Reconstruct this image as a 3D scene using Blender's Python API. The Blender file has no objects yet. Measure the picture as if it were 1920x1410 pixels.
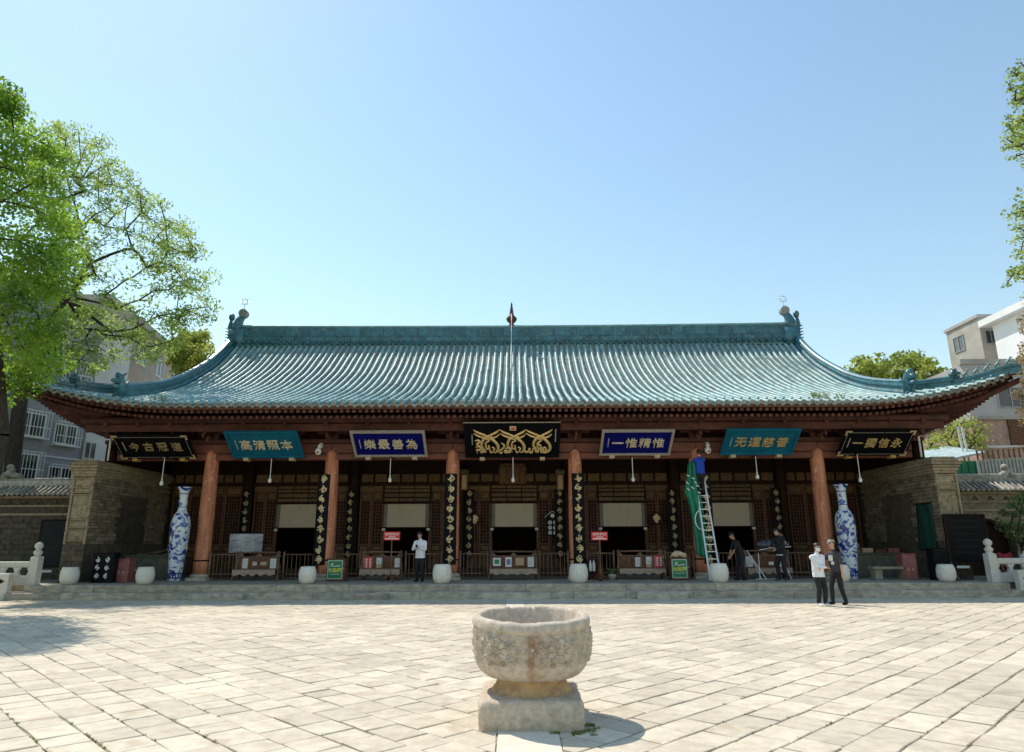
import bpy, bmesh, math, random
import numpy as np
from mathutils import Vector, Matrix, noise
random.seed(7); RNG = np.random.default_rng(7)
SC = bpy.context.scene
COL = SC.collection
R = math.radians
# ------------------------------------------------------------------ camera
CAMX, CAMH, PITCH, YAW, ROLL, FPX = 0.12, 1.72, 14.12, 0.006, -0.0035, 1260.0
cd = bpy.data.cameras.new('camera'); cam = bpy.data.objects.new('camera', cd); COL.objects.link(cam)
cd.sensor_fit = 'HORIZONTAL'; cd.sensor_width = 36; cd.lens = FPX / 1920 * 36
cd.clip_start = 0.1; cd.clip_end = 2000
CR = Matrix.Rotation(YAW, 3, 'Z') @ Matrix.Rotation(R(90 + PITCH), 3, 'X') @ Matrix.Rotation(ROLL, 3, 'Z')
cam.matrix_world = Matrix.Translation((CAMX, 0, CAMH)) @ CR.to_4x4()
SC.camera = cam
# ------------------------------------------------------------------ sky and sun
SUN = Vector((-0.44, 0.44, 0.94)).normalized()
ELEV = math.asin(SUN.z); AZ = math.atan2(SUN.x, SUN.y)
w = bpy.data.worlds.new('World'); SC.world = w; w.use_nodes = True
nt = w.node_tree; bg = nt.nodes['Background']
sky = nt.nodes.new('ShaderNodeTexSky'); sky.sky_type = 'NISHITA'; sky.sun_disc = False
sky.sun_elevation = ELEV; sky.sun_rotation = AZ
sky.altitude = 400; sky.air_density = 1.65; sky.dust_density = 0.35; sky.ozone_density = 0.9
wb = nt.nodes.new('ShaderNodeMix'); wb.data_type = 'RGBA'; wb.blend_type = 'MULTIPLY'; wb.inputs[0].default_value = 1.0; wb.inputs[7].default_value = (0.955, 0.995, 0.955, 1)   # white balance
nt.links.new(sky.outputs[0], wb.inputs[6]); nt.links.new(wb.outputs[2], bg.inputs[0]); bg.inputs[1].default_value = 0.13
sd = bpy.data.lights.new('sun', 'SUN'); sd.energy = 3.3; sd.angle = R(0.53); sd.color = (1, 0.915, 0.80)
sun = bpy.data.objects.new('sun', sd); COL.objects.link(sun)
sun.rotation_euler = SUN.to_track_quat('Z', 'Y').to_euler(); sun.location = (-10, 5, 30)
SC.view_settings.view_transform = 'Standard'; SC.view_settings.look = 'None'
SC.view_settings.gamma = 1; SC.view_settings.use_curve_mapping = False
SC.view_settings.exposure = 0.47

# ------------------------------------------------------------------ helpers
def px(x, y, D):
    d = CR @ Vector(((x - 960) / FPX, (705 - y) / FPX, -1.0))
    return Vector((CAMX, 0, CAMH)) + d * (D / d.y)
def pg(x, y, Z=0.0):
    d = CR @ Vector(((x - 960) / FPX, (705 - y) / FPX, -1.0))
    return Vector((CAMX, 0, CAMH)) + d * ((Z - CAMH) / d.z)
WL = {}
def wl(o): return WL[o.name] if o is not None else Vector((0, 0, 0))
def tag(o, label=None, cat=None, group=None, kind=None):
    if label: o['label'] = label
    if cat: o['category'] = cat
    if group: o['group'] = group
    if kind: o['kind'] = kind
    return o
def thing(name, label, cat, loc, group=None, rz=0.0):
    o = bpy.data.objects.new(name, None); COL.objects.link(o)
    o.empty_display_size = 0.2
    o.location = loc; o.rotation_euler[2] = rz; WL[o.name] = Vector(loc)
    return tag(o, label, cat, group)
def inst(name, mesh, parent, loc, rot=None, scale=None):
    o = bpy.data.objects.new(name, mesh); COL.objects.link(o)
    o.location = Vector(loc) - wl(parent)
    if rot is not None: o.rotation_euler = rot
    if scale is not None: o.scale = scale
    o.parent = parent; WL[o.name] = Vector(loc)
    return o
def instm(name, mesh, parent, M):
    o = bpy.data.objects.new(name, mesh); COL.objects.link(o)
    o.parent = parent
    o.matrix_local = Matrix.Translation(-wl(parent)) @ M
    WL[o.name] = M.translation.copy()
    return o
def align(a, b, up=Vector((0, 0, 1))):
    """matrix taking the unit segment along +Y from 0 to 1 onto a->b"""
    a = Vector(a); b = Vector(b); y = b - a; L = y.length; y.normalize()
    x = y.cross(up)
    if x.length < 1e-5: x = Vector((1, 0, 0))
    x.normalize(); z = x.cross(y)
    M = Matrix((x, y, z)).transposed().to_4x4()
    return Matrix.Translation(a) @ M @ Matrix.Diagonal((1, L, 1, 1))
class MB:
    def __init__(s): s.v = []; s.f = []; s.m = []; s.cur = 0
    def add(s, vs, fs):
        o = len(s.v); s.v += [tuple(p) for p in vs]
        s.f += [tuple(i + o for i in f) for f in fs]; s.m += [s.cur] * len(fs); return s
    def box(s, x0, x1, y0, y1, z0, z1):
        return s.add([(x0,y0,z0),(x1,y0,z0),(x1,y1,z0),(x0,y1,z0),(x0,y0,z1),(x1,y0,z1),(x1,y1,z1),(x0,y1,z1)],
                     [(0,3,2,1),(4,5,6,7),(0,1,5,4),(1,2,6,5),(2,3,7,6),(3,0,4,7)])
    def cbox(s, x0, x1, y0, y1, z0, z1, c=0.02):
        vs = []
        for k, (X0,X1,Y0,Y1,Z) in enumerate(((x0+c,x1-c,y0+c,y1-c,z0),(x0,x1,y0,y1,z0+c),(x0,x1,y0,y1,z1-c),(x0+c,x1-c,y0+c,y1-c,z1))):
            vs += [(X0,Y0,Z),(X1,Y0,Z),(X1,Y1,Z),(X0,Y1,Z)]
        fs = [(3,2,1,0),(12,13,14,15)]
        for k in range(3):
            for i in range(4):
                j = (i+1) % 4; fs.append((k*4+i, k*4+j, k*4+4+j, k*4+4+i))
        return s.add(vs, fs)
    def obox(s, M, sx, sy, sz):
        vs = [M @ Vector((a*sx/2, b*sy/2, c*sz/2)) for c in (-1,1) for (a,b) in ((-1,-1),(1,-1),(1,1),(-1,1))]
        return s.add(vs, [(0,3,2,1),(4,5,6,7),(0,1,5,4),(1,2,6,5),(2,3,7,6),(3,0,4,7)])
    def bar(s, a, b, wx, wz, up=Vector((0,0,1))):
        a = Vector(a); b = Vector(b); M = align(a, b, up)
        M = Matrix.Translation((a+b)/2) @ M.to_3x3().normalized().to_4x4()
        return s.obox(M, wx, (b-a).length, wz)
    def tube(s, pts, rads, n=8, cap=True, sq=None):
        pts = [Vector(p) for p in pts]
        if not hasattr(rads, '__len__'): rads = [rads]*len(pts)
        t0 = (pts[1]-pts[0]).normalized()
        ref = Vector((0,0,1)) if abs(t0.z) < 0.9 else Vector((1,0,0))
        vs = []; u = None
        for i, p in enumerate(pts):
            t = (pts[min(i+1,len(pts)-1)] - pts[max(i-1,0)]).normalized()
            u = (ref - t*ref.dot(t)) if u is None else (u - t*u.dot(t))
            if u.length < 1e-6: u = t.orthogonal()
            u.normalize(); v = t.cross(u)
            ru, rv = (rads[i], rads[i]) if not hasattr(rads[i], '__len__') else rads[i]
            for k in range(n):
                a = 2*math.pi*k/n; vs.append(p + u*math.cos(a)*ru + v*math.sin(a)*rv)
        fs = []
        for i in range(len(pts)-1):
            for k in range(n):
                k2 = (k+1) % n; fs.append((i*n+k, i*n+k2, (i+1)*n+k2, (i+1)*n+k))
        if cap:
            fs.append(tuple(range(n-1,-1,-1))); fs.append(tuple((len(pts)-1)*n+k for k in range(n)))
        return s.add(vs, fs)
    def lathe(s, prof, n=24, c=(0,0,0), cap=True, sq=1.0):
        vs = []; fs = []; c = Vector(c)
        for (r, z) in prof:
            for k in range(n):
                a = 2*math.pi*(k+0.5)/n; vs.append(c + Vector((r*math.cos(a), r*math.sin(a)*sq, z)))
        m = len(prof)
        for i in range(m-1):
            for k in range(n):
                k2 = (k+1) % n; fs.append((i*n+k, i*n+k2, (i+1)*n+k2, (i+1)*n+k))
        if cap: fs.append(tuple(range(n-1,-1,-1))); fs.append(tuple((m-1)*n+k for k in range(n)))
        return s.add(vs, fs)
    def prism(s, poly, y0, y1):
        n = len(poly)
        vs = [(x, y0, z) for x, z in poly] + [(x, y1, z) for x, z in poly]
        fs = [tuple(range(n)), tuple(range(2*n-1, n-1, -1))]
        for i in range(n):
            j = (i+1) % n; fs.append((i, i+n, j+n, j))
        return s.add(vs, fs)
    def grid(s, P):
        a = len(P); b = len(P[0])
        vs = [p for row in P for p in row]
        fs = [(i*b+j, i*b+j+1, (i+1)*b+j+1, (i+1)*b+j) for i in range(a-1) for j in range(b-1)]
        return s.add(vs, fs)
    def ball(s, c, r, n=10, m=7):
        if not hasattr(r, '__len__'): r = (r, r, r)
        c = Vector(c); vs = []; fs = []
        for i in range(m+1):
            th = math.pi*(i)/m
            for k in range(n):
                a = 2*math.pi*k/n
                vs.append(c + Vector((r[0]*max(math.sin(th),.01)*math.cos(a), r[1]*max(math.sin(th),.01)*math.sin(a), -r[2]*math.cos(th))))
        for i in range(m):
            for k in range(n):
                k2 = (k+1) % n; fs.append((i*n+k, i*n+k2, (i+1)*n+k2, (i+1)*n+k))
        return s.add(vs, fs)
    def mesh(s, name, mats=None, smooth=False, org=(0,0,0)):
        me = bpy.data.meshes.new(name)
        o = Vector(org)
        me.from_pydata([(p[0]-o.x, p[1]-o.y, p[2]-o.z) for p in s.v], [], s.f)
        if mats is not None:
            for m in (mats if isinstance(mats, (list, tuple)) else [mats]): me.materials.append(MATS[m])
            if len(me.materials) > 1: me.polygons.foreach_set('material_index', s.m)
        if smooth: me.polygons.foreach_set('use_smooth', [True]*len(me.polygons))
        me.update(); return me
    def build(s, name, mats, parent=None, smooth=False, org=None, bevel=0):
        """vertices are world coordinates; the origin is the parent's, or org"""
        if org is None: org = wl(parent)
        me = s.mesh(name, mats, smooth, org)
        o = bpy.data.objects.new(name, me); COL.objects.link(o)
        o.parent = parent; o.location = Vector(org) - wl(parent); WL[o.name] = Vector(org)
        if bevel:
            b = o.modifiers.new('bevel', 'BEVEL'); b.width = bevel; b.segments = 2; b.limit_method = 'ANGLE'
        if smooth == 'auto':
            pass
        return o
def recalc(me):
    bm = bmesh.new(); bm.from_mesh(me); bmesh.ops.recalc_face_normals(bm, faces=bm.faces); bm.to_mesh(me); bm.free()

# ------------------------------------------------------------------ materials
MATS = {}
def pm(name, col, rough=0.7, var=0.18, scale=4.0, bump=0.0, bscale=None, metal=0.0, col2=None, stretch=(1,1,1),
       spec=0.5, rand=0.0, trans=0.0, attr=None, lo=0.35, hi=0.65, detail=6, coat=0.0, grime=None, macro=None):
    m = bpy.data.materials.new(name); m.use_nodes = True; N = m.node_tree.nodes; L = m.node_tree.links
    b = N['Principled BSDF']; out = N['Material Output']
    geo = N.new('ShaderNodeNewGeometry'); mp = N.new('ShaderNodeMapping'); mp.inputs['Scale'].default_value = stretch
    L.new(geo.outputs['Position'], mp.inputs['Vector'])
    nz = N.new('ShaderNodeTexNoise'); nz.inputs['Scale'].default_value = scale; nz.inputs['Detail'].default_value = detail
    nz.inputs['Roughness'].default_value = 0.62
    L.new(mp.outputs[0], nz.inputs['Vector'])
    cr = N.new('ShaderNodeValToRGB'); cr.color_ramp.elements[0].position = lo; cr.color_ramp.elements[1].position = hi
    c = Vector(col)
    c1 = c*(1-var); c2 = Vector(col2) if col2 else c*(1+var)
    cr.color_ramp.elements[0].color = (*c1, 1); cr.color_ramp.elements[1].color = (*c2, 1)
    L.new(nz.outputs['Fac'], cr.inputs['Fac'])
    last = cr.outputs['Color']
    if grime:
        n2 = N.new('ShaderNodeTexNoise'); n2.inputs['Scale'].default_value = grime[1]; n2.inputs['Detail'].default_value = 8
        L.new(geo.outputs['Position'], n2.inputs['Vector'])
        r2 = N.new('ShaderNodeValToRGB'); r2.color_ramp.elements[0].position = grime[2]; r2.color_ramp.elements[1].position = grime[2]+0.12
        L.new(n2.outputs['Fac'], r2.inputs['Fac'])
        mx = N.new('ShaderNodeMix'); mx.data_type = 'RGBA'; L.new(r2.outputs['Color'], mx.inputs[0])
        L.new(last, mx.inputs[6]); mx.inputs[7].default_value = (*grime[0], 1); last = mx.outputs[2]
    if macro:
        n3 = N.new('ShaderNodeTexNoise'); n3.inputs['Scale'].default_value = macro[0]; n3.inputs['Detail'].default_value = 5; L.new(geo.outputs['Position'], n3.inputs['Vector'])
        m3 = N.new('ShaderNodeMapRange'); m3.inputs[1].default_value = .3; m3.inputs[2].default_value = .7; m3.inputs[3].default_value = 1-macro[1]; m3.inputs[4].default_value = 1+macro[1]*.5; L.new(n3.outputs['Fac'], m3.inputs[0])
        h3 = N.new('ShaderNodeHueSaturation'); L.new(m3.outputs[0], h3.inputs['Value']); L.new(last, h3.inputs['Color']); last = h3.outputs['Color']
    if rand or attr:
        if attr:
            at = N.new('ShaderNodeAttribute'); at.attribute_name = attr; src = at.outputs['Fac']
        else:
            oi = N.new('ShaderNodeObjectInfo'); src = oi.outputs['Random']
        ma = N.new('ShaderNodeMath'); ma.operation = 'MULTIPLY_ADD'
        ma.inputs[1].default_value = 2*rand; ma.inputs[2].default_value = 1-rand
        L.new(src, ma.inputs[0])
        hs = N.new('ShaderNodeHueSaturation'); L.new(ma.outputs[0], hs.inputs['Value']); L.new(last, hs.inputs['Color']); last = hs.outputs['Color']
    L.new(last, b.inputs['Base Color'])
    b.inputs['Roughness'].default_value = rough; b.inputs['Metallic'].default_value = metal
    b.inputs['Specular IOR Level'].default_value = spec
    b.inputs['Coat Weight'].default_value = coat
    if bump:
        nb = N.new('ShaderNodeTexNoise'); nb.inputs['Scale'].default_value = bscale or scale*4; nb.inputs['Detail'].default_value = 8
        L.new(mp.outputs[0], nb.inputs['Vector'])
        bp = N.new('ShaderNodeBump'); bp.inputs['Strength'].default_value = 1.0; bp.inputs['Distance'].default_value = bump
        L.new(nb.outputs['Fac'], bp.inputs['Height']); L.new(bp.outputs[0], b.inputs['Normal'])
    if trans:
        tr = N.new('ShaderNodeBsdfTranslucent'); L.new(last, tr.inputs['Color'])
        ms = N.new('ShaderNodeMixShader'); ms.inputs[0].default_value = trans
        L.new(b.outputs[0], ms.inputs[1]); L.new(tr.outputs[0], ms.inputs[2]); L.new(ms.outputs[0], out.inputs['Surface'])
    MATS[name] = m; return m
pm('mortar', (0.31,0.26,0.185), 0.95, 0.25, 3, 0.01, 30, grime=((0.20,0.20,0.11), 1.3, 0.57))
pm('paver', (0.60,0.525,0.40), 0.85, 0.12, 6, 0.007, 24, rand=0.12, grime=((0.50,0.41,0.30), 2.6, 0.57), macro=(.40,.15))
pm('paver_far', (0.60,0.525,0.40), 0.85, 0.12, 6, 0.007, 24, rand=0.12, attr='tint', grime=((0.50,0.41,0.30), 2.6, 0.57), macro=(.40,.15))
pm('pale_slab', (0.66,0.60,0.49), 0.7, 0.08, 6, 0.003, rand=0.06)
pm('marble', (0.56,0.54,0.48), 0.6, 0.08, 6, 0.002, rand=0.06)
pm('basin_stone', (0.52,0.43,0.335), 0.92, 0.22, 14, 0.010, 60, grime=((0.43,0.34,0.25), 6, 0.57))
pm('basin_tan', (0.44,0.29,0.15), 0.9, 0.25, 8, 0.004, 40)
pm('step_stone', (0.38,0.34,0.27), 0.85, 0.28, 3, 0.006, 20, rand=0.14, stretch=(1,1,2.5), grime=((0.26,0.23,0.18), 2.5, 0.57))
pm('glaze', (0.19,0.38,0.38), 0.46, 0.25, 2.2, 0.004, 30, rand=0.14, spec=0.5, col2=(0.26,0.45,0.44), grime=((0.29,0.33,0.30), 3.0, 0.60))
pm('glaze_row', (0.20,0.385,0.385), 0.46, 0.25, 2.2, 0.004, 30, rand=0.26, attr='tint', spec=0.5, col2=(0.27,0.46,0.45), grime=((0.31,0.34,0.30), 2.4, 0.60), macro=(.25,.15))
pm('glaze_pan', (0.20,0.25,0.235), 0.55, 0.4, 6, 0.004, 30, grime=((0.22,0.21,0.17), 3.5, 0.52))
pm('glaze_dark', (0.035,0.135,0.165), 0.34, 0.35, 3, 0.006, 25, rand=0.22, spec=0.6, grime=((0.17,0.19,0.165), 4.0, 0.60))
pm('tile_end', (0.22,0.235,0.20), 0.6, 0.4, 12, 0.004, 60, rand=0.25)
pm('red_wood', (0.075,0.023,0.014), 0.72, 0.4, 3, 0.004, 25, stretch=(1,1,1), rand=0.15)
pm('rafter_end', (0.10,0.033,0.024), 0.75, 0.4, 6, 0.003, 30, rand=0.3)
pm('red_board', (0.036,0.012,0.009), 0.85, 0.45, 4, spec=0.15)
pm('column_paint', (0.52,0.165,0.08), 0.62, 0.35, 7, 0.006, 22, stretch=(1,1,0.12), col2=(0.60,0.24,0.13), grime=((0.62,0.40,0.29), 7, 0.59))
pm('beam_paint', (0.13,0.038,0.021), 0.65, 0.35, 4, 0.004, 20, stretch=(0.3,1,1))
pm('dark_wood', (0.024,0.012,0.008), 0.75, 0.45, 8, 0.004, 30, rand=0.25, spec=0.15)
pm('brown_wood', (0.12,0.052,0.028), 0.65, 0.45, 9, 0.004, 30, rand=0.2, spec=0.25)
pm('carved_wood', (0.12,0.072,0.030), 0.7, 0.5, 14, 0.012, 40, rand=0.2)
pm('log_wood', (0.16,0.095,0.06), 0.75, 0.4, 12, 0.004, 40, rand=0.2)
pm('pale_wood', (0.34,0.25,0.19), 0.8, 0.3, 9, 0.004, 40)
pm('black_lacquer', (0.004,0.0045,0.006), 0.5, 0.2, 3, spec=0.12)
pm('black_board', (0.005,0.005,0.006), 0.6, 0.3, 3, spec=0.12)
pm('gold', (0.72,0.46,0.15), 0.35, 0.25, 16, metal=0.3, col2=(0.90,0.68,0.34))
pm('gold_dull', (0.55,0.38,0.17), 0.45, 0.3, 16, metal=0.2, col2=(0.75,0.60,0.36))
pm('gold_dim', (0.36,0.25,0.11), 0.5, 0.3, 16, metal=0.2, col2=(0.55,0.42,0.24))
pm('gold_white', (0.82,0.66,0.38), 0.35, 0.2, 16, metal=0.15, col2=(0.95,0.86,0.66))
pm('teal_board', (0.006,0.12,0.20), 0.5, 0.12, 3, spec=0.25)
pm('blue_board', (0.004,0.006,0.14), 0.5, 0.15, 3, spec=0.12)
pm('silver_trim', (0.42,0.37,0.33), 0.45, 0.5, 30, 0.006, 60, metal=0.2)
pm('peg', (0.42,0.34,0.20), 0.7, 0.15, 8)
pm('peg_gold', (0.38,0.22,0.05), 0.6, 0.15, 8)
pm('white_paint', (0.72,0.72,0.70), 0.4, 0.05, 5)
pm('white_mark', (0.55,0.55,0.53), 0.6, 0.05, 5)
pm('grey_plastic', (0.30,0.31,0.32), 0.5, 0.1, 5)
pm('dark_plastic', (0.007,0.0075,0.010), 0.45, 0.2, 5, spec=0.2)
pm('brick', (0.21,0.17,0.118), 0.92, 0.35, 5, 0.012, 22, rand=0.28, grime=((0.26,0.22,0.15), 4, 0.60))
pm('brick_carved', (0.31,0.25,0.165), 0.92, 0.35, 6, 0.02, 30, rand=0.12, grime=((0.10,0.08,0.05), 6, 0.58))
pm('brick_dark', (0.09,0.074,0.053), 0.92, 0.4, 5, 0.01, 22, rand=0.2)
pm('wall_core', (0.10,0.082,0.056), 0.95, 0.3, 4, 0.01)
pm('grey_tile', (0.33,0.315,0.28), 0.8, 0.4, 6, 0.006, 30, rand=0.25)
pm('stone_pot', (0.70,0.665,0.58), 0.75, 0.1, 8, 0.003, 40, rand=0.06)
pm('stone_bench', (0.27,0.235,0.165), 0.85, 0.25, 6, 0.006, 25)
pm('green_slab', (0.115,0.115,0.085), 0.8, 0.25, 5, 0.004)
pm('red_box', (0.26,0.085,0.08), 0.5, 0.25, 6)
pm('red_sign', (0.62,0.02,0.02), 0.45, 0.06, 5)
pm('green_sign', (0.008,0.16,0.06), 0.45, 0.1, 5)
pm('mint_trim', (0.30,0.46,0.36), 0.5, 0.1, 5)
pm('yellow_ink', (0.72,0.66,0.08), 0.5, 0.05, 5)
pm('paper', (0.62,0.63,0.62), 0.8, 0.05, 5)
pm('paper_tan', (0.42,0.30,0.19), 0.8, 0.1, 5)
pm('green_ink', (0.03,0.22,0.09), 0.7, 0.2, 20)
pm('violet_ink', (0.17,0.15,0.28), 0.7, 0.4, 25)
pm('grey_ink', (0.30,0.31,0.32), 0.8, 0.1, 10)
pm('blind', (0.45,0.375,0.285), 0.85, 0.06, 6, 0.002)
pm('blind_edge', (0.16,0.15,0.135), 0.85, 0.1, 6)
pm('steel', (0.62,0.63,0.62), 0.35, 0.08, 6, metal=0.35)
pm('banner', (0.012,0.20,0.115), 0.75, 0.2, 4)
pm('banner_dark', (0.004,0.05,0.037), 0.8, 0.2, 4)
pm('porcelain', (0.62,0.68,0.72), 0.12, 0.05, 3)
pm('concrete', (0.40,0.375,0.33), 0.9, 0.16, 0.8, 0.01, 6)
pm('concrete_grey', (0.38,0.37,0.36), 0.9, 0.1, 0.6)
pm('white_wall', (0.80,0.80,0.80), 0.85, 0.04, 0.8)
pm('grey_facade', (0.27,0.28,0.31), 0.8, 0.14, 3, stretch=(1,1,3))
pm('beige_facade', (0.36,0.33,0.30), 0.85, 0.12, 0.7)
pm('pale_strip', (0.60,0.59,0.57), 0.8, 0.1, 1)
pm('pink_brick', (0.40,0.265,0.215), 0.9, 0.2, 3, 0.01, 12, grime=((0.30,0.21,0.17), 1.6, 0.54))
pm('glass', (0.03,0.04,0.045), 0.08, 0.3, 2, spec=0.8)
pm('dim_glazing', (0.012,0.016,0.018), 0.6, 0.3, 2, spec=0.15)
pm('glass_light', (0.12,0.13,0.13), 0.15, 0.2, 2, spec=0.8)
pm('tin_green', (0.02,0.27,0.13), 0.4, 0.2, 3)
pm('tin_pale', (0.42,0.52,0.50), 0.5, 0.2, 3)
pm('tin_grey', (0.32,0.33,0.30), 0.5, 0.2, 3)
pm('bark', (0.045,0.034,0.026), 0.95, 0.4, 10, 0.02, 30, stretch=(1,1,0.3))
pm('bark_grey', (0.10,0.085,0.065), 0.95, 0.4, 10, 0.01, 30)
pm('leaf_ginkgo', (0.16,0.35,0.035), 0.5, 0.40, 0.9, trans=0.62, col2=(0.37,0.56,0.06), detail=3)
pm('leaf_locust', (0.26,0.42,0.08), 0.45, 0.35, 1.1, trans=0.62, col2=(0.49,0.62,0.15), detail=3)
pm('leaf_far', (0.25,0.34,0.05), 0.5, 0.35, 0.8, trans=0.6, col2=(0.48,0.53,0.11), detail=3)
pm('leaf_olive', (0.26,0.38,0.09), 0.5, 0.35, 0.9, trans=0.6, col2=(0.48,0.58,0.16), detail=3)
pm('leaf_dry', (0.34,0.25,0.12), 0.7, 0.35, 1.5, trans=0.3, detail=3)
pm('leaf_bush', (0.13,0.20,0.06), 0.5, 0.35, 2, trans=0.35, detail=3)
pm('grass_blade', (0.24,0.28,0.08), 0.7, 0.4, 8, trans=0.3)
pm('skin', (0.50,0.30,0.21), 0.55, 0.06, 10)
pm('skin_tan', (0.40,0.22,0.14), 0.55, 0.06, 10)
pm('lip', (0.36,0.15,0.12), 0.5, 0.05, 10)
pm('eye', (0.02,0.015,0.012), 0.3, 0.05, 10)
pm('hair', (0.012,0.010,0.009), 0.5, 0.3, 30)
pm('cloth_white', (0.72,0.72,0.78), 0.85, 0.06, 12, 0.01, 14)
pm('cloth_black', (0.012,0.012,0.014), 0.85, 0.25, 12, 0.008, 14)
pm('cloth_char', (0.045,0.045,0.05), 0.85, 0.2, 12, 0.008, 14)
pm('cloth_blue', (0.01,0.055,0.42), 0.8, 0.15, 12, 0.008, 14)
pm('cap_grey', (0.30,0.28,0.25), 0.85, 0.1, 20)
pm('shoe_white', (0.75,0.75,0.75), 0.6, 0.04, 10)
pm('mask', (0.66,0.71,0.72), 0.8, 0.03, 10)
pm('cat_fur', (0.55,0.36,0.20), 0.9, 0.25, 18, 0.006, 60, col2=(0.72,0.58,0.42))
pm('plastic_wrap', (0.09,0.085,0.11), 0.3, 0.6, 14, 0.02, 18)
pm('red_cloth', (0.30,0.02,0.03), 0.8, 0.2, 8)
# blue-and-white vase painting: cobalt motifs on porcelain, in bands
m = MATS['porcelain']; N = m.node_tree.nodes; L = m.node_tree.links; b = N['Principled BSDF']
tc = N.new('ShaderNodeTexCoord'); mp = N.new('ShaderNodeMapping'); mp.inputs['Scale'].default_value = (2.0,2.0,2.4); L.new(tc.outputs['Object'], mp.inputs[0])
nz = N.new('ShaderNodeTexNoise'); nz.inputs['Scale'].default_value = 1.5; nz.inputs['Detail'].default_value = 7; nz.inputs['Distortion'].default_value = 1.6
L.new(mp.outputs[0], nz.inputs['Vector'])
cr = N.new('ShaderNodeValToRGB'); e = cr.color_ramp.elements; e[0].position = 0.47; e[0].color = (0.58,0.64,0.70,1); e[1].position = 0.60; e[1].color = (0.012,0.03,0.22,1)
x = e.new(0.515); x.color = (0.55,0.62,0.70,1); x = e.new(0.54); x.color = (0.10,0.19,0.46,1)
L.new(nz.outputs['Fac'], cr.inputs[0]); L.new(cr.outputs[0], b.inputs['Base Color'])
# sheet of printed photograph on the screen panel
pm('screen_print', (0.17,0.20,0.26), 0.35, 0.45, 2.5, stretch=(0.6,1,2.2), col2=(0.36,0.39,0.45))

pm('bowl_stone', (0.53,0.445,0.35), 0.92, 0.2, 14, 0.006, 60, grime=((0.45,0.36,0.27), 6, 0.57))
m = MATS['bowl_stone']; N = m.node_tree.nodes; L = m.node_tree.links; b = N['Principled BSDF']; lk = b.inputs['Base Color'].links[0]; src = lk.from_socket
a_ = N.new('ShaderNodeAttribute'); a_.attribute_name = 'stain'; nz = N.new('ShaderNodeTexNoise'); nz.inputs['Scale'].default_value = 12; g_ = N.new('ShaderNodeNewGeometry'); L.new(g_.outputs['Position'], nz.inputs['Vector'])
mu = N.new('ShaderNodeMath'); mu.operation = 'MULTIPLY'; L.new(a_.outputs['Fac'], mu.inputs[0]); L.new(nz.outputs['Fac'], mu.inputs[1])
mx = N.new('ShaderNodeMix'); mx.data_type = 'RGBA'; L.new(mu.outputs[0], mx.inputs[0]); L.new(src, mx.inputs[6]); mx.inputs[7].default_value = (0.26,0.10,0.03,1); L.new(mx.outputs[2], b.inputs['Base Color'])
# ------------------------------------------------------------------ ground and paving
g = MB(); g.box(-300,300,-60,500,-1.0,-0.013)
ground = tag(g.build('ground', 'mortar'), kind='structure')
def strip_x(D):                       # centre line of the pale axial slabs
    a = pg(966, 1129); b = pg(992, 1400)
    return b.x + (a.x-b.x)*(D-b.y)/(a.y-b.y)
def clip(poly, nx, ny, c):            # keep nx*x+ny*y <= c
    out = []
    for i in range(len(poly)):
        p = poly[i]; q = poly[(i+1) % len(poly)]
        dp = nx*p[0]+ny*p[1]-c; dq = nx*q[0]+ny*q[1]-c
        if dp <= 0: out.append(p)
        if dp*dq < 0:
            t = dp/(dp-dq); out.append((p[0]+(q[0]-p[0])*t, p[1]+(q[1]-p[1])*t))
    return out
def area(p): return 0.5*abs(sum(p[i][0]*p[(i+1)%len(p)][1]-p[(i+1)%len(p)][0]*p[i][1] for i in range(len(p))))
stones = []
CW = 0.385
for side in (-1, 1):
    u = Vector((side*0.7071, 0.7071)); nn = Vector((-side*0.7071, 0.7071))
    for k in range(-52, 75):
        s = -30 + random.random()*0.6
        while s < 45:
            ln = random.choice((0.36,0.40,0.44,0.46,0.48,0.54))
            a = 0.007 + random.random()*0.006; h = CW/2 - 0.006 - random.random()*0.005
            s0, s1 = s+a, s+ln-a; s += ln
            mid = u*((s0+s1)/2) + nn*(k*CW)
            if not (4.2 < mid.y < 24 and -0.6 < side*mid.x < 20.5): continue
            j = lambda: (random.random()-.5)*0.022
            poly = []
            for (q, t) in ((s0,-h),(s1,-h),(s1,h),(s0,h)):
                p = u*(q+j()) + nn*(k*CW+t+j()); poly.append((p.x, p.y))
            if side > 0: poly = clip(poly, -1, 0, -(strip_x(mid.y)+0.295))
            else: poly = clip(poly, 1, 0, strip_x(mid.y)-0.295)
            if len(poly) > 2: poly = clip(poly, 0, 1, 23.22)
            if len(poly) < 3 or area(poly) < 0.012: continue
            ar = sum(poly[i][0]*poly[(i+1)%len(poly)][1]-poly[(i+1)%len(poly)][0]*poly[i][1] for i in range(len(poly)))
            if ar < 0: poly = poly[::-1]
            stones.append(poly)
def stone_mesh(mb, poly, z1, tiltx, tilty, z0=-0.030):
    cx = sum(p[0] for p in poly)/len(poly); cy = sum(p[1] for p in poly)/len(poly); n = len(poly)
    zt = lambda p: z1 + (p[0]-cx)*tiltx + (p[1]-cy)*tilty
    ins = []
    for p in poly:
        d = Vector((cx-p[0], cy-p[1])); d = d.normalized()*0.012; ins.append((p[0]+d.x, p[1]+d.y))
    vs = [(p[0],p[1],z0) for p in poly] + [(p[0],p[1],zt(p)-0.006) for p in poly] + [(p[0],p[1],zt(p)) for p in ins]
    fs = [tuple(2*n+i for i in range(n))]
    for lv in (0, 1):
        for i in range(n):
            j2 = (i+1) % n; fs.append((lv*n+i, lv*n+j2, (lv+1)*n+j2, (lv+1)*n+i))
    mb.add(vs, fs)
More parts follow.
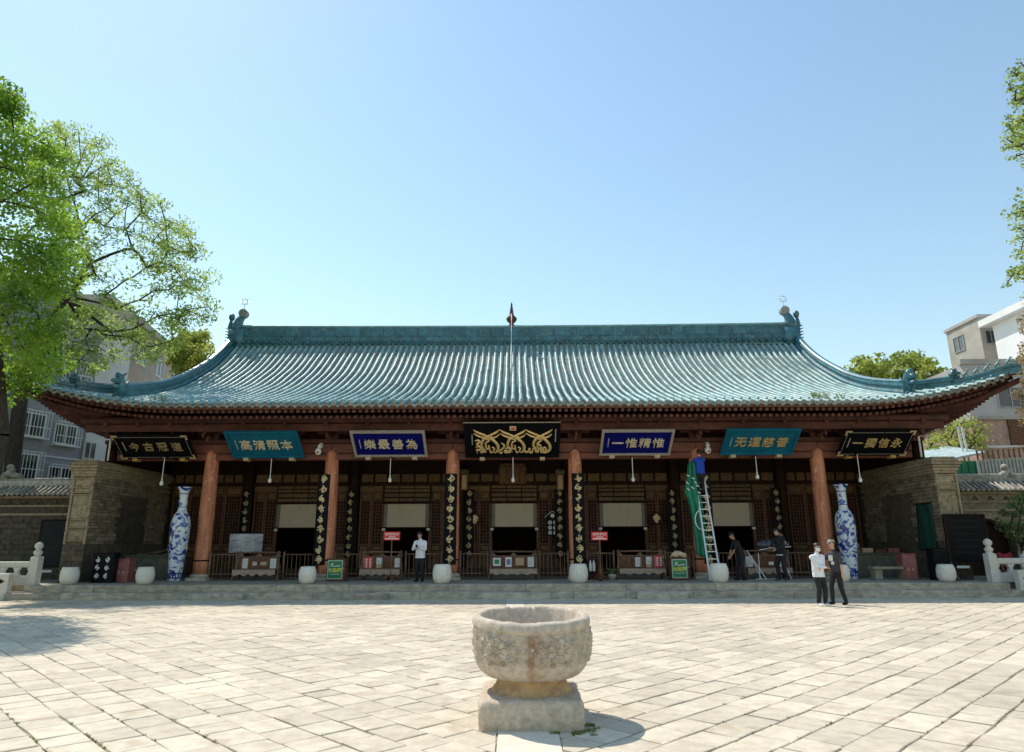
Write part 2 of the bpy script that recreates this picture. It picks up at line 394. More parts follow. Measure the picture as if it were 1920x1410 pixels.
def vis(poly):
    cx = sum(p[0] for p in poly)/len(poly); cy = sum(p[1] for p in poly)/len(poly)
    if cy < 6.1 or abs(cx) > 0.74*cy+0.5: return 1e6+cy
    return (cx*cx*0.25+cy*cy)
stones.sort(key=vis)
far = MB(); tint = []
for i, poly in enumerate(stones):
    z = random.uniform(-0.004, 0.005); tx, ty = random.uniform(-.008,.008), random.uniform(-.008,.008)
    if i < 298:
        mb = MB(); stone_mesh(mb, poly, z, tx, ty); c = (poly[0][0], poly[0][1], 0)
        mb.build('paving_stone', 'paver', ground, org=c)
    else:
        n0 = len(far.v); stone_mesh(far, poly, z, tx, ty); tint += [random.random()]*(len(far.v)-n0)
fo = far.build('paving_stones', 'paver_far', ground); fo['kind'] = 'stuff'
at = fo.data.attributes.new('tint', 'FLOAT', 'POINT'); at.data.foreach_set('value', tint)
D = 4.4
while D < 22.9:
    ln = min(random.uniform(0.9, 1.3), 23.2-D); x0 = strip_x(D+ln/2)
    mb = MB(); stone_mesh(mb, [(x0-0.285,D+.006),(x0+0.285,D+.006),(x0+0.285,D+ln-.006),(x0-0.285,D+ln-.006)], 0.004, 0, 0)
    mb.build('axial_slab', 'pale_slab', ground, org=(x0, D, 0)); D += ln

# ------------------------------------------------------------------ stone platform and steps
PZ = 0.447
PX0, PX1 = -16.55, 16.65
p = MB(); p.box(PX0+.02, PX1-.02, 24.2, 38, -0.03, PZ-0.004)
plat = tag(p.build('stone_platform', 'step_stone'), kind='structure')
def stone_row(name, x0, x1, y0, y1, z0, z1, lens, jut=()):
    x = x0; k = 0
    while x < x1-0.05:
        ln = min(random.uniform(*lens), x1-x)
        if x1-x-ln < 0.6: ln = x1-x
        f = random.uniform(-0.012, 0.012); dz = random.uniform(-0.008, 0.006)
        mb = MB(); mb.cbox(x+.006, x+ln-.006, y0+f, y1, z0, z1+dz, 0.02)
        mb.build(name, 'step_stone', plat, org=(x+ln/2, (y0+y1)/2, z0)); x += ln; k += 1
stone_row('edge_stone', PX0, PX1, 23.66, 24.22, -0.02, PZ, (2.2, 3.6))
stone_row('step_stone', PX0-0.35, PX1+0.35, 23.27, 23.66, -0.025, 0.225, (1.3, 2.6))
for (xa, xb) in ((370,466),(650,731),(895,1032),(1195,1290)):
    a = pg(xa, 1123); c = pg(xb, 1123)
    mb = MB(); mb.cbox(a.x, c.x, 22.98, 23.255, -0.02, 0.21, 0.022)
    mb.build('doorstep_stone', 'step_stone', plat, org=((a.x+c.x)/2, 23.1, 0))

# ------------------------------------------------------------------ prayer hall
hall = thing('prayer_hall', 'wide timber prayer hall with turquoise glazed tile roof and red columns on stone platform', 'hall', (0, 27, PZ))
CD = 27.0                                  # column line
CXS = [-12.12, -7.28, -2.43, 2.46, 7.30, 12.15]
WD = 31.0                                  # door wall
ZP = [(20.0,5.5),(24.4,6.82),(25.3,7.10),(27.6,7.86),(29.9,8.82),(32.2,10.12),(33.6,11.15),(34.9,12.35),(36,13.6)]
def prof(D):
    for (a, za), (b_, zb) in zip(ZP, ZP[1:]):
        if D <= b_ or b_ == 36:
            # smooth (Catmull-like) via quadratic blend of neighbours
            t = (D-a)/(b_-a); return za + (zb-za)*t
    return ZP[-1][1]
# smooth the profile once
_ds = np.linspace(20, 36, 321); _zs = np.array([prof(d) for d in _ds])
for _ in range(160): _zs[1:-1] = 0.25*_zs[:-2]+0.5*_zs[1:-1]+0.25*_zs[2:]
def prof(D): return float(np.interp(D, _ds, _zs))
def s2(X): return (max(0.0, abs(X)-12.0)/6.5)
def lift(X, D=24.0):
    f = min(1.0, max(0.0, (28.6-D)/4.4)); return 1.12*s2(X)**2.3*f
def De(X): return 24.4 - 0.50*s2(X)**2
def RZ(X, D): return prof(D) + lift(X, D)
XR = 15.25; XE = 18.45
def Dhip(X): return 26.75 - (abs(X)-XR)*(26.75-23.95)/(XE-XR)
# columns
def column(x, D, r0, r1, z0, z1, mat, plinth=True, name='column'):
    mb = MB(); mb.lathe([(r0,z0+.2),(r0*1.01,z0+.6),(r0*.99,(z0+z1)/2),(r1,z1-.55),(r1*.985,z1-.5),(r1,z1-.48),(r1*.96,z1-.12),(r1*.82,z1)], 26, (x,D,0))
    o = mb.build(name, mat, hall, smooth=True, org=(x,D,z0))
    if plinth:
        b_ = MB(); b_.box(x-.40,x+.40,D-.40,D+.40,z0-.005,z0+.10); b_.lathe([(.36,z0+.09),(.39,z0+.15),(.36,z0+.215),(r0+.02,z0+.235)], 24, (x,D,0))
        b_.build('plinth', 'step_stone', o)
        c_ = MB(); c_.lathe([(r0+.006,z0+.70),(r0+.014,z0+.71),(r0+.014,z0+.75),(r0+.006,z0+.76)], 24, (x,D,0), cap=False)
        c_.build('iron_band', 'dark_wood', o)
    return o
cols = [column(x, CD, 0.295, 0.262, PZ, 5.44, 'column_paint') for x in CXS]
for x in CXS: column(x, WD-0.1, 0.24, 0.22, PZ, 6.6, 'dark_wood', False, 'inner_column')
# architraves between columns
xs = [-15.9] + CXS + [15.9]
for a, c in zip(xs, xs[1:]):
    mb = MB(); mb.cbox(a+0.01, c-0.01, CD-0.17, CD+0.17, 5.05, 5.30, 0.02); mb.cbox(a+0.01, c-0.01, CD-0.21, CD+0.21, 5.315, 5.70, 0.03)
    mb.build('architrave', 'beam_paint', hall, org=((a+c)/2, CD, 5.05))
mb = MB(); mb.box(-16.4, 16.4, CD-.28, CD+.28, 5.71, 5.86); mb.build('wall_plate', 'red_wood', hall, org=(0,CD,5.7))
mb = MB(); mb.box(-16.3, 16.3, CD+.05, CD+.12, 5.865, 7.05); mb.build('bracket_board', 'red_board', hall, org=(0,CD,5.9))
mb = MB(); mb.tube([(-16.9,25.9,6.50),(16.9,25.9,6.50)], .14, 12); mb.build('eave_purlin', 'red_wood', hall, True, org=(0,25.9,6.5))
mb = MB(); mb.box(-16.7,16.7,25.83,25.97,6.05,6.33); mb.build('purlin_tie', 'red_wood', hall, org=(0,25.9,6.1))
def bracket(x, big):
    mb = MB(); w_ = 0.17 if big else 0.13
    mb.prism([(x-.24,5.87),(x+.24,5.87),(x+.30,6.08),(x-.30,6.08)], CD-.28, CD+.04)
    mb.box(x-.62 if big else x-.5, x+.62 if big else x+.5, CD-.22, CD-.10, 6.085, 6.24)
    mb.box(x-w_/2, x+w_/2, 26.25, CD-.02, 6.085, 6.245)
    mb.box(x-w_/2, x+w_/2, 25.75, CD-.02, 6.25, 6.42)
    for dx in (-.5, .5): mb.prism([(x+dx-.09,6.245),(x+dx+.09,6.245),(x+dx+.12,6.36),(x+dx-.12,6.36)], CD-.26, CD-.06)
    mb.prism([(x-.42,6.25),(x+.42,6.25),(x+.5,6.40),(x-.5,6.40)], 26.2, 26.36)
    o = mb.build('bracket_set', 'red_wood', hall, org=(x,CD,5.87))
    n_ = MB(); n_.tube([(x,26.3,6.10),(x,26.05,6.05),(x,25.93,5.90),(x,25.98,5.80)], [.06,.06,.05,.02], 6)
    if big:
        n_.tube([(x,26.75,5.98),(x,26.45,5.93),(x,26.32,5.78),(x,26.40,5.68)], [.09,.085,.06,.02], 6)
    n_.build('bracket_nose', 'rafter_end', o, True)
for i, (a, c) in enumerate(zip(xs, xs[1:])):
    for t in (1/3, 2/3): bracket(a+(c-a)*t, False)
for x in CXS: bracket(x, True)
bracket(-15.9, True); bracket(15.9, True)
# rafters: round rafters below, square flying rafters above, fanned at the corners
rm = MB(); rm.tube([(0,0,0),(0,1,0)], 0.062, 10); rm = rm.mesh('rafter', 'rafter_end')
fm = MB(); fm.box(-.056,.056,0,1,-.056,.056); fm = fm.mesh('flying_rafter', 'rafter_end')
SP = 0.232; n = int(36.4/SP); roofp = None
rroot = MB()
# timber eave board under the tiles
P = []
for i in range(121):
    X = -XE + 2*XE*i/120; Xb = X if abs(X) < 13.6 else math.copysign(13.6+(abs(X)-13.6)*.36, X)
    row = []
    for t in np.linspace(0, 1, 7):
        Dd = De(X)+.03 + (27.6-De(X)-.03)*t
        row.append((X+(Xb-X)*t, Dd, 6.635+(Dd-24.4)*.28 + lift(X, 24)*(1-t)**1.4 + .05))
    P.append(row)
rroot.grid(P)
for sx in (-1, 1):
    P = []
    for i in range(31):
        Dd = 23.9 + 8.0*i/30; Db = Dd if Dd > 29 else 29-(29-Dd)*.45
        ls = 1.12*max(0, (30.4-Dd)/6.5)**2.3
        P.append([(sx*(XE-.02+(14.9-XE)*t), Dd+(Db-Dd)*t, 6.64+.95*t+ls*(1-t)**1.4+.05) for t in np.linspace(0,1,6)])
    rroot.grid(P)
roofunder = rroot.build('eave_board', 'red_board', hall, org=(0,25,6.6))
for i in range(n+1):
    X = -18.2 + i*SP; Xb = X if abs(X) < 13.6 else math.copysign(13.6+(abs(X)-13.6)*.36, X)
    d0 = De(X); l = lift(X, 24.0)
    a = Vector((X+(Xb-X)*.16, d0+.38, 6.40+l*.85)); c = Vector((Xb, 27.62, 7.13))
    instm('rafter', rm, hall, align(a, c))
    a = Vector((X, d0+.08, 6.565+l)); c = Vector((X+(Xb-X)*.42, d0+1.45, 6.93+l*.48))
    instm('flying_rafter', fm, hall, align(a, c))
for sx in (-1, 1):
    for i in range(30):
        Dd = 24.1 + i*.236; Db = Dd if Dd > 29 else 29-(29-Dd)*.45; ls = 1.12*max(0,(30.4-Dd)/6.5)**2.3
        instm('rafter', rm, hall, align((sx*(XE-.55), Dd+(Db-Dd)*.15, 6.36+ls*.8), (sx*15.2, Db, 7.15)))
        instm('flying_rafter', fm, hall, align((sx*(XE-.06), Dd, 6.575+ls), (sx*(XE-1.4), Dd+(Db-Dd)*.42, 6.93+ls*.48)))
    # corner beam
    mb = MB(); mb.tube([(sx*18.5,23.88,7.50),(sx*17.4,24.9,6.95),(sx*16,26.1,6.75),(sx*15.4,26.9,6.9)], [.10,.14,.15,.15], 8)
    mb.build('corner_beam', 'red_wood', hall, True, org=(sx*16,26,6.8))
# fascia under the drip tiles
mb = MB(); P = []
for i in range(161):
    X = -XE + 2*XE*i/160; z = 6.63+lift(X,24); P.append([(X,De(X)+.015,z),(X,De(X)-.0,z+.13),(X,De(X)+.2,z+.14)])
mb.grid(P); mb.build('fascia', 'brown_wood', hall, org=(0,24.4,6.7))
# roof: one part, its tile rows, end discs, drips and ridges are its pieces
mb = MB()
for sx in (-1, 1):                      # side slopes and gables
    P = []
    for i in range(41):
        Dd = 23.95 + 21.9*i/40; Dc = 34.9-abs(34.9-Dd); ls = 1.12*max(0,(30.4-Dc)/6.5)**2.3
        xi = XR if Dc > 26.75 else XR + (26.75-Dc)*(XE-XR)/(26.75-23.95)
        P.append([(sx*(XE+(xi-XE)*t), Dd, 6.82+ls*(1-t)+ (1.1*t if xi == XR else (RZ(xi,Dc)-6.82)*t)) for t in (0,.33,.66,1)])
    mb.grid(P)
    gp = [(24.6+k*.5) for k in range(21)]
    vs = []; fs = []
    for Dd in gp:
        Dc = Dd+.3; vs += [(sx*(XR-.05),Dc,7.4),(sx*(XR-.05),Dc,max(7.41,RZ(XR,Dc)-.03))]
        vs += [(sx*(XR-.05),69.8-Dc,7.4),(sx*(XR-.05),69.8-Dc,max(7.41,RZ(XR,Dc)-.03))]
    for k in range(20):
        fs += [(k*4,k*4+4,k*4+5,k*4+1),(k*4+2,k*4+6,k*4+7,k*4+3)]
    mb.add(vs, fs)
P = []                                   # rear slope
for i in range(25):
    Dd = 34.9 + 10.5*i/24; P.append([(X, Dd, RZ(X, 69.8-Dd)-.02) for X in np.linspace(-XR, XR, 13)])
mb.grid(P)
roof = mb.build('roof', 'glaze_pan', hall, org=(0,30,8))
TS = 0.3162; NT = 58
def top_of(X): return 34.62 if abs(X) < XR-.1 else max(De(X)+.1, Dhip(X))
pans = MB()
disc = MB(); disc.tube([(0,0,0),(0,.06,0)], .088, 14); disc.tube([(0,-.012,0),(0,0,0)], [.05,.066], 12); disc = disc.mesh('end_disc', 'tile_end')
nail = MB(); nail.lathe([(.035,0),(.05,.03),(.035,.07),(.005,.10)], 8); nail = nail.mesh('nail_cap', 'glaze', True)
drip = MB(); dp = [(-.115,.07),(-.06,.03),(0,.02),(.06,.03),(.115,.07),(.105,.0),(.07,-.055),(0,-.11),(-.07,-.055),(-.105,.0)]
drip.prism(dp, -.012, .012); drip = drip.mesh('drip_tile', 'tile_end')
nrow = 0
for i in range(-NT, NT+1):
    X = i*TS; d0 = De(X); d1 = top_of(X); 
    if d1-d0 < .25: continue
    mb = MB(); nt_ = max(1, int((d1-d0)/.34)); st = (d1-d0)/nt_; K = 7
    jx = random.uniform(-.02,.02); rt = []
    rings = []
    for k in range(nt_):
        tv = min(1,max(0,random.gauss(.5,.22))) if random.random() > .04 else random.choice((0,1))
        for (q, r) in ((k*st, .088),(k*st+st*.93, .079)):
            Dd = d0+q; z = RZ(X,Dd); sl = (RZ(X,Dd+.1)-RZ(X,Dd-.1))/.2; nrm = Vector((0,-sl,1)).normalized()
            wob = random.uniform(-.006,.006); rt += [tv]*K
            rings.append([(X+jx*math.sin(k*.7)+wob+math.cos(a)*r, Dd+nrm.y*(math.sin(a)*r*1.05+.0), z+nrm.z*(math.sin(a)*r*1.05)+.005) for a in [math.pi*h/(K-1) for h in range(K)]])
    mb.grid([list(r) for r in rings])
    o_ = mb.build('tile_row', 'glaze_row', roof, True, org=(X,d0,RZ(X,d0))); at = o_.data.attributes.new('tint','FLOAT','POINT'); at.data.foreach_set('value', rt)
    sl = math.atan((RZ(X,d0+.2)-RZ(X,d0))/.2)
    inst('end_disc', disc, roof, (X, d0-.05, RZ(X,d0)+.002), rot=(sl*.6,0,random.uniform(-.05,.05)))
    inst('nail_cap', nail, roof, (X, d0+.22, RZ(X,d0+.22)+.085))
for i in range(-NT, NT):
    X = (i+.5)*TS; d0 = De(X); d1 = top_of(X)
    if d1-d0 < .3: continue
    inst('drip_tile', drip, roof, (X, d0-.045, RZ(X,d0)-.055), rot=(-.25,0,0))
    ns = int((d1-d0)/.15); rows = []
    for k in range(ns+1):
        for q, dz in ((0,.028),(.145,0.0)):
            Dd = d0-.03+k*(d1-d0)/ns+q
            if Dd > d1+.1: break
            z = RZ(X,Dd)
            rows.append([(X-.16,Dd,z+.02+dz),(X-.08,Dd,z-.035+dz),(X,Dd,z-.055+dz),(X+.08,Dd,z-.035+dz),(X+.16,Dd,z+.02+dz)])
    pans.grid(rows)
po = pans.build('pan_tiles', 'glaze_pan', roof); po['kind'] = 'stuff'
# main ridge of glazed blocks
def zr(X): return 12.28 + 0.10*(abs(X)/15)**2
ridge = MB(); P1 = []
for X in np.linspace(-15.0, 15.0, 61):
    z = zr(X); P1.append([(X,34.62,z-.25),(X,34.60,z+.02),(X,34.72,z+.04),(X,34.74,z+.92),(X,35.06,z+.92),(X,35.2,z-.25)])
ridge.grid(P1); ro = ridge.build('main_ridge', 'glaze_dark', hall, org=(0,34.9,12.3))
x = -14.95
while x < 14.9:
    ln = min(random.uniform(.58,.72), 14.95-x); z = zr(x+ln/2)
    mb = MB(); mb.cbox(x+.008,x+ln-.008,34.64,34.76,z+.40,z+.86,.015); mb.build('ridge_block', 'glaze_dark', ro, org=(x,34.7,z)); x += ln
x = -14.95
while x < 14.9:
    ln = min(random.uniform(.66,.9), 14.95-x); z = zr(x+ln/2)
    mb = MB(); mb.cbox(x+.008,x+ln-.008,34.585,34.73,z+.08,z+.35,.02); mb.build('ridge_block', 'glaze_dark', ro, org=(x,34.7,z)); x += ln
for (zo, r) in ((.955,.10),(.375,.05),(.045,.06)):
    mb = MB(); mb.tube([(X,34.9 if zo > .9 else 34.63, zr(X)+zo) for X in np.linspace(-15,15,31)], [(r, r*(2.2 if zo > .9 else 1))]*31, 10)
    mb.build('ridge_cap', 'glaze' if zo > .9 else 'glaze_dark', ro, True)
# row of short tile butts closing the tops of the tile rows
butt = MB(); butt.tube([(0,0,0),(0,-.16,-.10)], [.078,.085], 8); butt = butt.mesh('ridge_butt', 'glaze_dark', True)
for i in range(-47, 48): inst('ridge_butt', butt, ro, (i*TS, 34.62, zr(i*TS)-.02+.05))
# descending ridges, hip ridges, beasts
def sweep_ridge(name, pts, h, w_, parent):
    o = None
    mb = MB(); P_ = []
    for (q) in pts:
        P_.append(q)
    rows = []
    for k, q in enumerate(P_):
        t = (Vector(P_[min(k+1,len(P_)-1)])-Vector(P_[max(k-1,0)])); t.z = 0; t.normalize(); s_ = Vector((t.y,-t.x,0))
        q = Vector(q); u_ = Vector((0,0,1))
        sec = [(-w_*.62,-.12),(-w_*.62,.10),(-w_*.5,.12),(-w_*.36,h*.30),(-w_*.36,h*.52),(-w_*.52,h*.55),(-w_*.52,h*.66),(-w_*.34,h*.70),(-w_*.34,h*.86),(-w_*.40,h*.88),(-w_*.2,h),(w_*.2,h),(w_*.40,h*.88),(w_*.34,h*.86),(w_*.34,h*.70),(w_*.52,h*.66),(w_*.52,h*.55),(w_*.36,h*.52),(w_*.36,h*.30),(w_*.62,.10),(w_*.62,-.12)]
        rows.append([tuple(q+s_*a+u_*b_) for a, b_ in sec])
    mb.grid(rows)
    m_ = len(rows[0]); o0 = 0
    mb.add(rows[0], [tuple(range(m_))]); mb.add(rows[-1], [tuple(range(m_-1,-1,-1))])
    return mb.build(name, 'glaze_dark' if name != 'hip_ridge' else 'glaze_dark', parent, org=P_[0])
def beast(p, d, s, parent, name='ridge_beast'):
    """crouching dragon head: jaw, mane and curled horns, facing along d"""
    d = Vector((d[0],d[1],0)).normalized(); n_ = Vector((-d.y,d.x,0)); p = Vector(p); q = lambda a,b_,c: p+d*a*s+n_*b_*s+Vector((0,0,c*s))
    mb = MB()
    mb.tube([q(-.25,0,-.2),q(-.2,0,.35),q(-.05,0,.72),q(.10,0,.86)], [(.22*s,.2*s),(.24*s,.2*s),(.20*s,.17*s),(.06*s,.06*s)], 8)
    mb.tube([q(-.1,0,.50),q(.15,0,.52),q(.34,0,.46)], [.18*s,.14*s,.07*s], 8)
    mb.tube([q(-.1,0,.25),q(.15,0,.24),q(.30,0,.30)], [.15*s,.11*s,.05*s], 8)
    for sgn in (-1,1):
        mb.tube([q(-.05,.13*sgn,.68),q(-.16,.2*sgn,.86),q(-.32,.2*sgn,.92)], [.06*s,.045*s,.012*s], 6)
        mb.tube([q(-.15,.14*sgn,.3),q(-.35,.2*sgn,.42),q(-.45,.16*sgn,.62)], [.09*s,.07*s,.02*s], 6)
        mb.ball(q(.08,.12*sgn,.6), .05*s, 6, 4)
    return mb.build(name, 'glaze_dark', parent, True, org=p)
def figure(p, d, s, parent):
    d = Vector((d[0],d[1],0)).normalized(); p = Vector(p); q = lambda a,c: p+d*a*s+Vector((0,0,c*s))
    mb = MB(); mb.tube([q(-.25,.0),q(-.2,.22),q(.0,.42),q(.1,.55)], [.12*s,.13*s,.11*s,.06*s], 7)
    mb.ball(q(.14,.62), (.10*s,.09*s,.10*s), 8, 6); mb.tube([q(.15,.6),q(.28,.58)], [.06*s,.03*s], 6)
    mb.tube([q(.05,.35),q(.14,.0)], [.05*s,.045*s], 6); mb.tube([q(-.25,.1),q(-.4,.3),q(-.36,.5)], [.05*s,.035*s,.01*s], 6)
    return mb.build('roof_figurine', 'glaze', parent, True, org=p)
for sx in (-1, 1):
    pts = [(sx*XR, Dd, RZ(XR,Dd)) for Dd in np.linspace(34.55, 25.15, 40)]
    o = sweep_ridge('descending_ridge', pts, .58, .34, hall)
    beast((sx*XR, 25.1, RZ(XR,25.1)+.25), (sx*.15,-1,0), .88, o)
    def hp(t):
        X = XR+.1 + (XE+.12-XR-.1)*t; Dd = 26.65 + (23.80-26.65)*t
        return (sx*X, Dd, RZ(min(X,18.4), Dd)+.0+.10*t**3)
    o = sweep_ridge('hip_ridge', [hp(t) for t in np.linspace(0,.5,12)], .45, .24, hall)
    b_ = hp(.52); beast((b_[0],b_[1],b_[2]+.24), (sx,-.9,0), .52, o)
    o2 = sweep_ridge('hip_ridge', [hp(t) for t in np.linspace(.5,1,14)], .30, .22, hall)
    for t in (.60,.68,.76,.84,.92,.98):
        q = hp(t); figure((q[0],q[1],q[2]+.29), (sx,-.9,0), .40, o2)
    # ridge-end dragon ornament with ball, curled tail and sun emblem on a rod
    bx = sx*15.0; bz = zr(15)
    mb = MB(); mb.cbox(bx-.42,bx+.42,34.55,35.25,bz-.3,bz+.75,.08)
    mb.tube([(bx-sx*.28,34.9,bz+.2),(bx-sx*.55,34.85,bz+.55),(bx-sx*.62,34.85,bz+.95)], [.3,.24,.05], 8)
    mb.tube([(bx+sx*.05,34.9,bz+.6),(bx+sx*.12,34.9,bz+1.0),(bx+sx*.0,34.9,bz+1.35),(bx-sx*.14,34.9,bz+1.6)], [.36,.30,.22,.18], 9)
    mb.tube([(bx+sx*.3,34.9,bz+.6),(bx+sx*.5,34.9,bz+.95),(bx+sx*.48,34.9,bz+1.25),(bx+sx*.45,34.9,bz+1.4)], [.22,.14,.09,.07], 8)
    mb.ball((bx+sx*.45,34.9,bz+1.52), (.17,.17,.22), 9, 6)
    for q in range(5): mb.tube([(bx+sx*.40,34.75,bz+.1+q*.16),(bx+sx*.66,34.7,bz+.16+q*.17)], [.07,.015], 5)
    o = mb.build('ridge_dragon', 'glaze_dark', hall, True, org=(bx,34.9,bz))
    mb = MB(); mb.tube([(bx-sx*.18,34.72,bz+1.72),(bx-sx*.18,35.08,bz+1.72)], .235, 16); mb.build('dragon_ball', 'tile_end', o, org=(bx,34.9,bz+1.7))
    mb = MB(); c = Vector((bx-sx*.18,34.9,bz+2.42)); mb.tube([(c.x,34.9,bz+1.95),(c.x,34.9,c.z-.14)], .018, 6)
    mb.tube([c+Vector((math.cos(a)*.15,0,math.sin(a)*.15)) for a in np.linspace(0,2*math.pi,17)], .02, 5)
    for a in np.linspace(0,2*math.pi,9)[:-1]: mb.tube([c+Vector((math.cos(a)*.17,0,math.sin(a)*.17)), c+Vector((math.cos(a)*.27,0,math.sin(a)*.27))], .014, 4)
    mb.build('sun_emblem', 'steel', o, org=c)
mb = MB(); z = zr(0)+1.02; mb.lathe([(.22,z-.1),(.24,z+.02),(.12,z+.08),(.12,z+.16),(.26,z+.30),(.30,z+.42),(.2,z+.56),(.10,z+.66),(.13,z+.74),(.08,z+.80),(.11,z+.90),(.06,z+.96),(.085,z+1.05),(.04,z+1.12),(.06,z+1.2),(.015,z+1.4)], 14, (-.1,34.9,0))
fin = mb.build('ridge_finial', 'brown_wood', hall, True, org=(-.1,34.9,z))
mb = MB(); mb.tube([(-.1,34.55,13.9),(-.11,34.50,12.55),(-.12,33.9,11.7),(-.13,32.2,10.35),(-.14,31.2,9.75)], .022, 6); mb.build('lightning_rod', 'white_paint', fin, True)
# ------------------------------------------------------------------ brick end walls of the hall
for sx in (-1, 1):
    xi, xo = sx*15.9, sx*16.72; x0, x1 = min(xi,xo), max(xi,xo); y0, y1 = 25.6, 33.0; top = 4.30
    y1 = 33.0
    mb = MB(); mb.box(x0+.02, x1-.02, y0+.03, 44.4, PZ-.01, top); mb.box(x0, x1, y0, y1, PZ-.012, 1.78)
    wall = mb.build('side_wall', ['wall_core'], hall, org=(sx*16.3,y0,PZ))
    wall['label'] = 'grey brown brick end wall with carved front panels'
    # corbelled cornice courses
    for k, (z, e) in enumerate(((4.30,.03),(4.40,.07),(4.51,.11),(4.62,.16),(4.73,.10),(4.82,.03))):
        L_ = y1-y0; q = y0-e
        while q < y1:
            ln = min(.62 if k != 2 else .42, y1-q)
            m2 = MB(); m2.cbox(x0-e, x1+e, q+.004, q+ln-.004, z+.003, z+.102, .012); m2.build('cornice_brick', 'brick_carved', wall, org=(sx*16.3,q,z)); q += ln
    # carved panels of the front face
    for (za, zb, d) in ((1.95,2.30,.03),(2.42,2.62,.02),(2.72,3.60,.035),(3.72,3.86,.02),(3.93,4.22,.03)):
        m2 = MB(); nx, nz = 14, max(4, int((zb-za)/.05)); P = []
        for i in range(nz+1):
            row = []
            for j in range(nx+1):
                X = x0+.10+(x1-x0-.20)*j/nx; Z = za+(zb-za)*i/nz; ed = min(i,j,nz-i,nx-j) == 0
                h = 0 if ed else .012+d*max(0, noise.noise((X*7+sx*9,3.1,Z*7))+.25)
                row.append((X, y0+.026-h, Z))
            P.append(row)
        m2.grid(P); m2.build('carved_panel', 'brick_carved', wall, True, org=(sx*16.3,y0,za))
        for zz in (za-.045, zb): 
            m3 = MB(); m3.cbox(x0+.06,x1-.06,y0-.035,y0+.03,zz+.004,zz+.041,.008); m3.build('moulding', 'brick_carved', wall, org=(sx*16.3,y0,zz))
    for (xa, xb) in ((x0+.004,x0+.075),(x1-.075,x1-.004)):
        m3 = MB(); m3.cbox(xa,xb,y0-.03,y0+.03,1.80,4.29,.01); m3.build('moulding', 'brick_carved', wall, org=(xa,y0,1.8))
    # dark base courses on the front
    z = PZ
    for k in range(7):
        h = .188; m3 = MB(); x = x0
        while x < x1-.02:
            ln = min(random.uniform(.3,.5), x1-x); ln = x1-x if x1-x-ln < .12 else ln
            m3 = MB(); m3.cbox(x+.004,x+ln-.004,y0-.02-random.random()*.012,y0+.05,z+.004,z+h-.004,.01)
            m3.build('brick', 'brick_dark', wall, org=(x,y0,z)); x += ln
        z += h
    # courses of the inner face: quoin strip, then rough brick round a recessed plaster panel
    z = 1.80; k = 0
    while z < 4.24:
        h = random.choice((.11,.13,.15)); h = min(h, 4.295-z); q = y0+.01 + (0 if k % 2 else -.0)
        while q < y1-2.0:
            ln = random.uniform(.28,.52); e = random.uniform(0,.022)
            if not (27.4 < q+ln/2 < 29.6 and 1.75 < z < 3.6):
                m3 = MB(); xx = sorted((xi-sx*(.012+e), xi+sx*.06)); m3.cbox(xx[0],xx[1],q+.006,q+ln-.006,z+.005,z+h-.005,.012)
                m3.build('brick', 'brick', wall, org=(xi,q,z))
            q += ln
        z += h; k += 1
    m3 = MB(); xx = sorted((xi-sx*.004, xi+sx*.05)); m3.box(xx[0],xx[1],27.4,29.6,1.80,3.62); m3.build('plaster_panel', 'brick_dark', wall, org=(xi,28.5,2))
    # timber above the wall
    mb = MB(); mb.lathe([(.2,4.9),(.2,5.71)], 14, (sx*16.25,27,0)); mb.build('corner_post', 'dark_wood', hall, True, org=(sx*16.25,27,5))
    mb = MB(); mb.box(sx*16.25-.08, sx*16.25+.08, 27.3, 44.4, 4.2, 7.3); mb.build('gable_board', 'red_board', hall, org=(sx*16.25,30,5))
    mb = MB(); mb.tube([(sx*15.72,25.95,4.95),(sx*15.72,25.95,5.75)], .035, 8); mb.build('conduit', 'white_mark', hall, org=(sx*15.72,26,5))

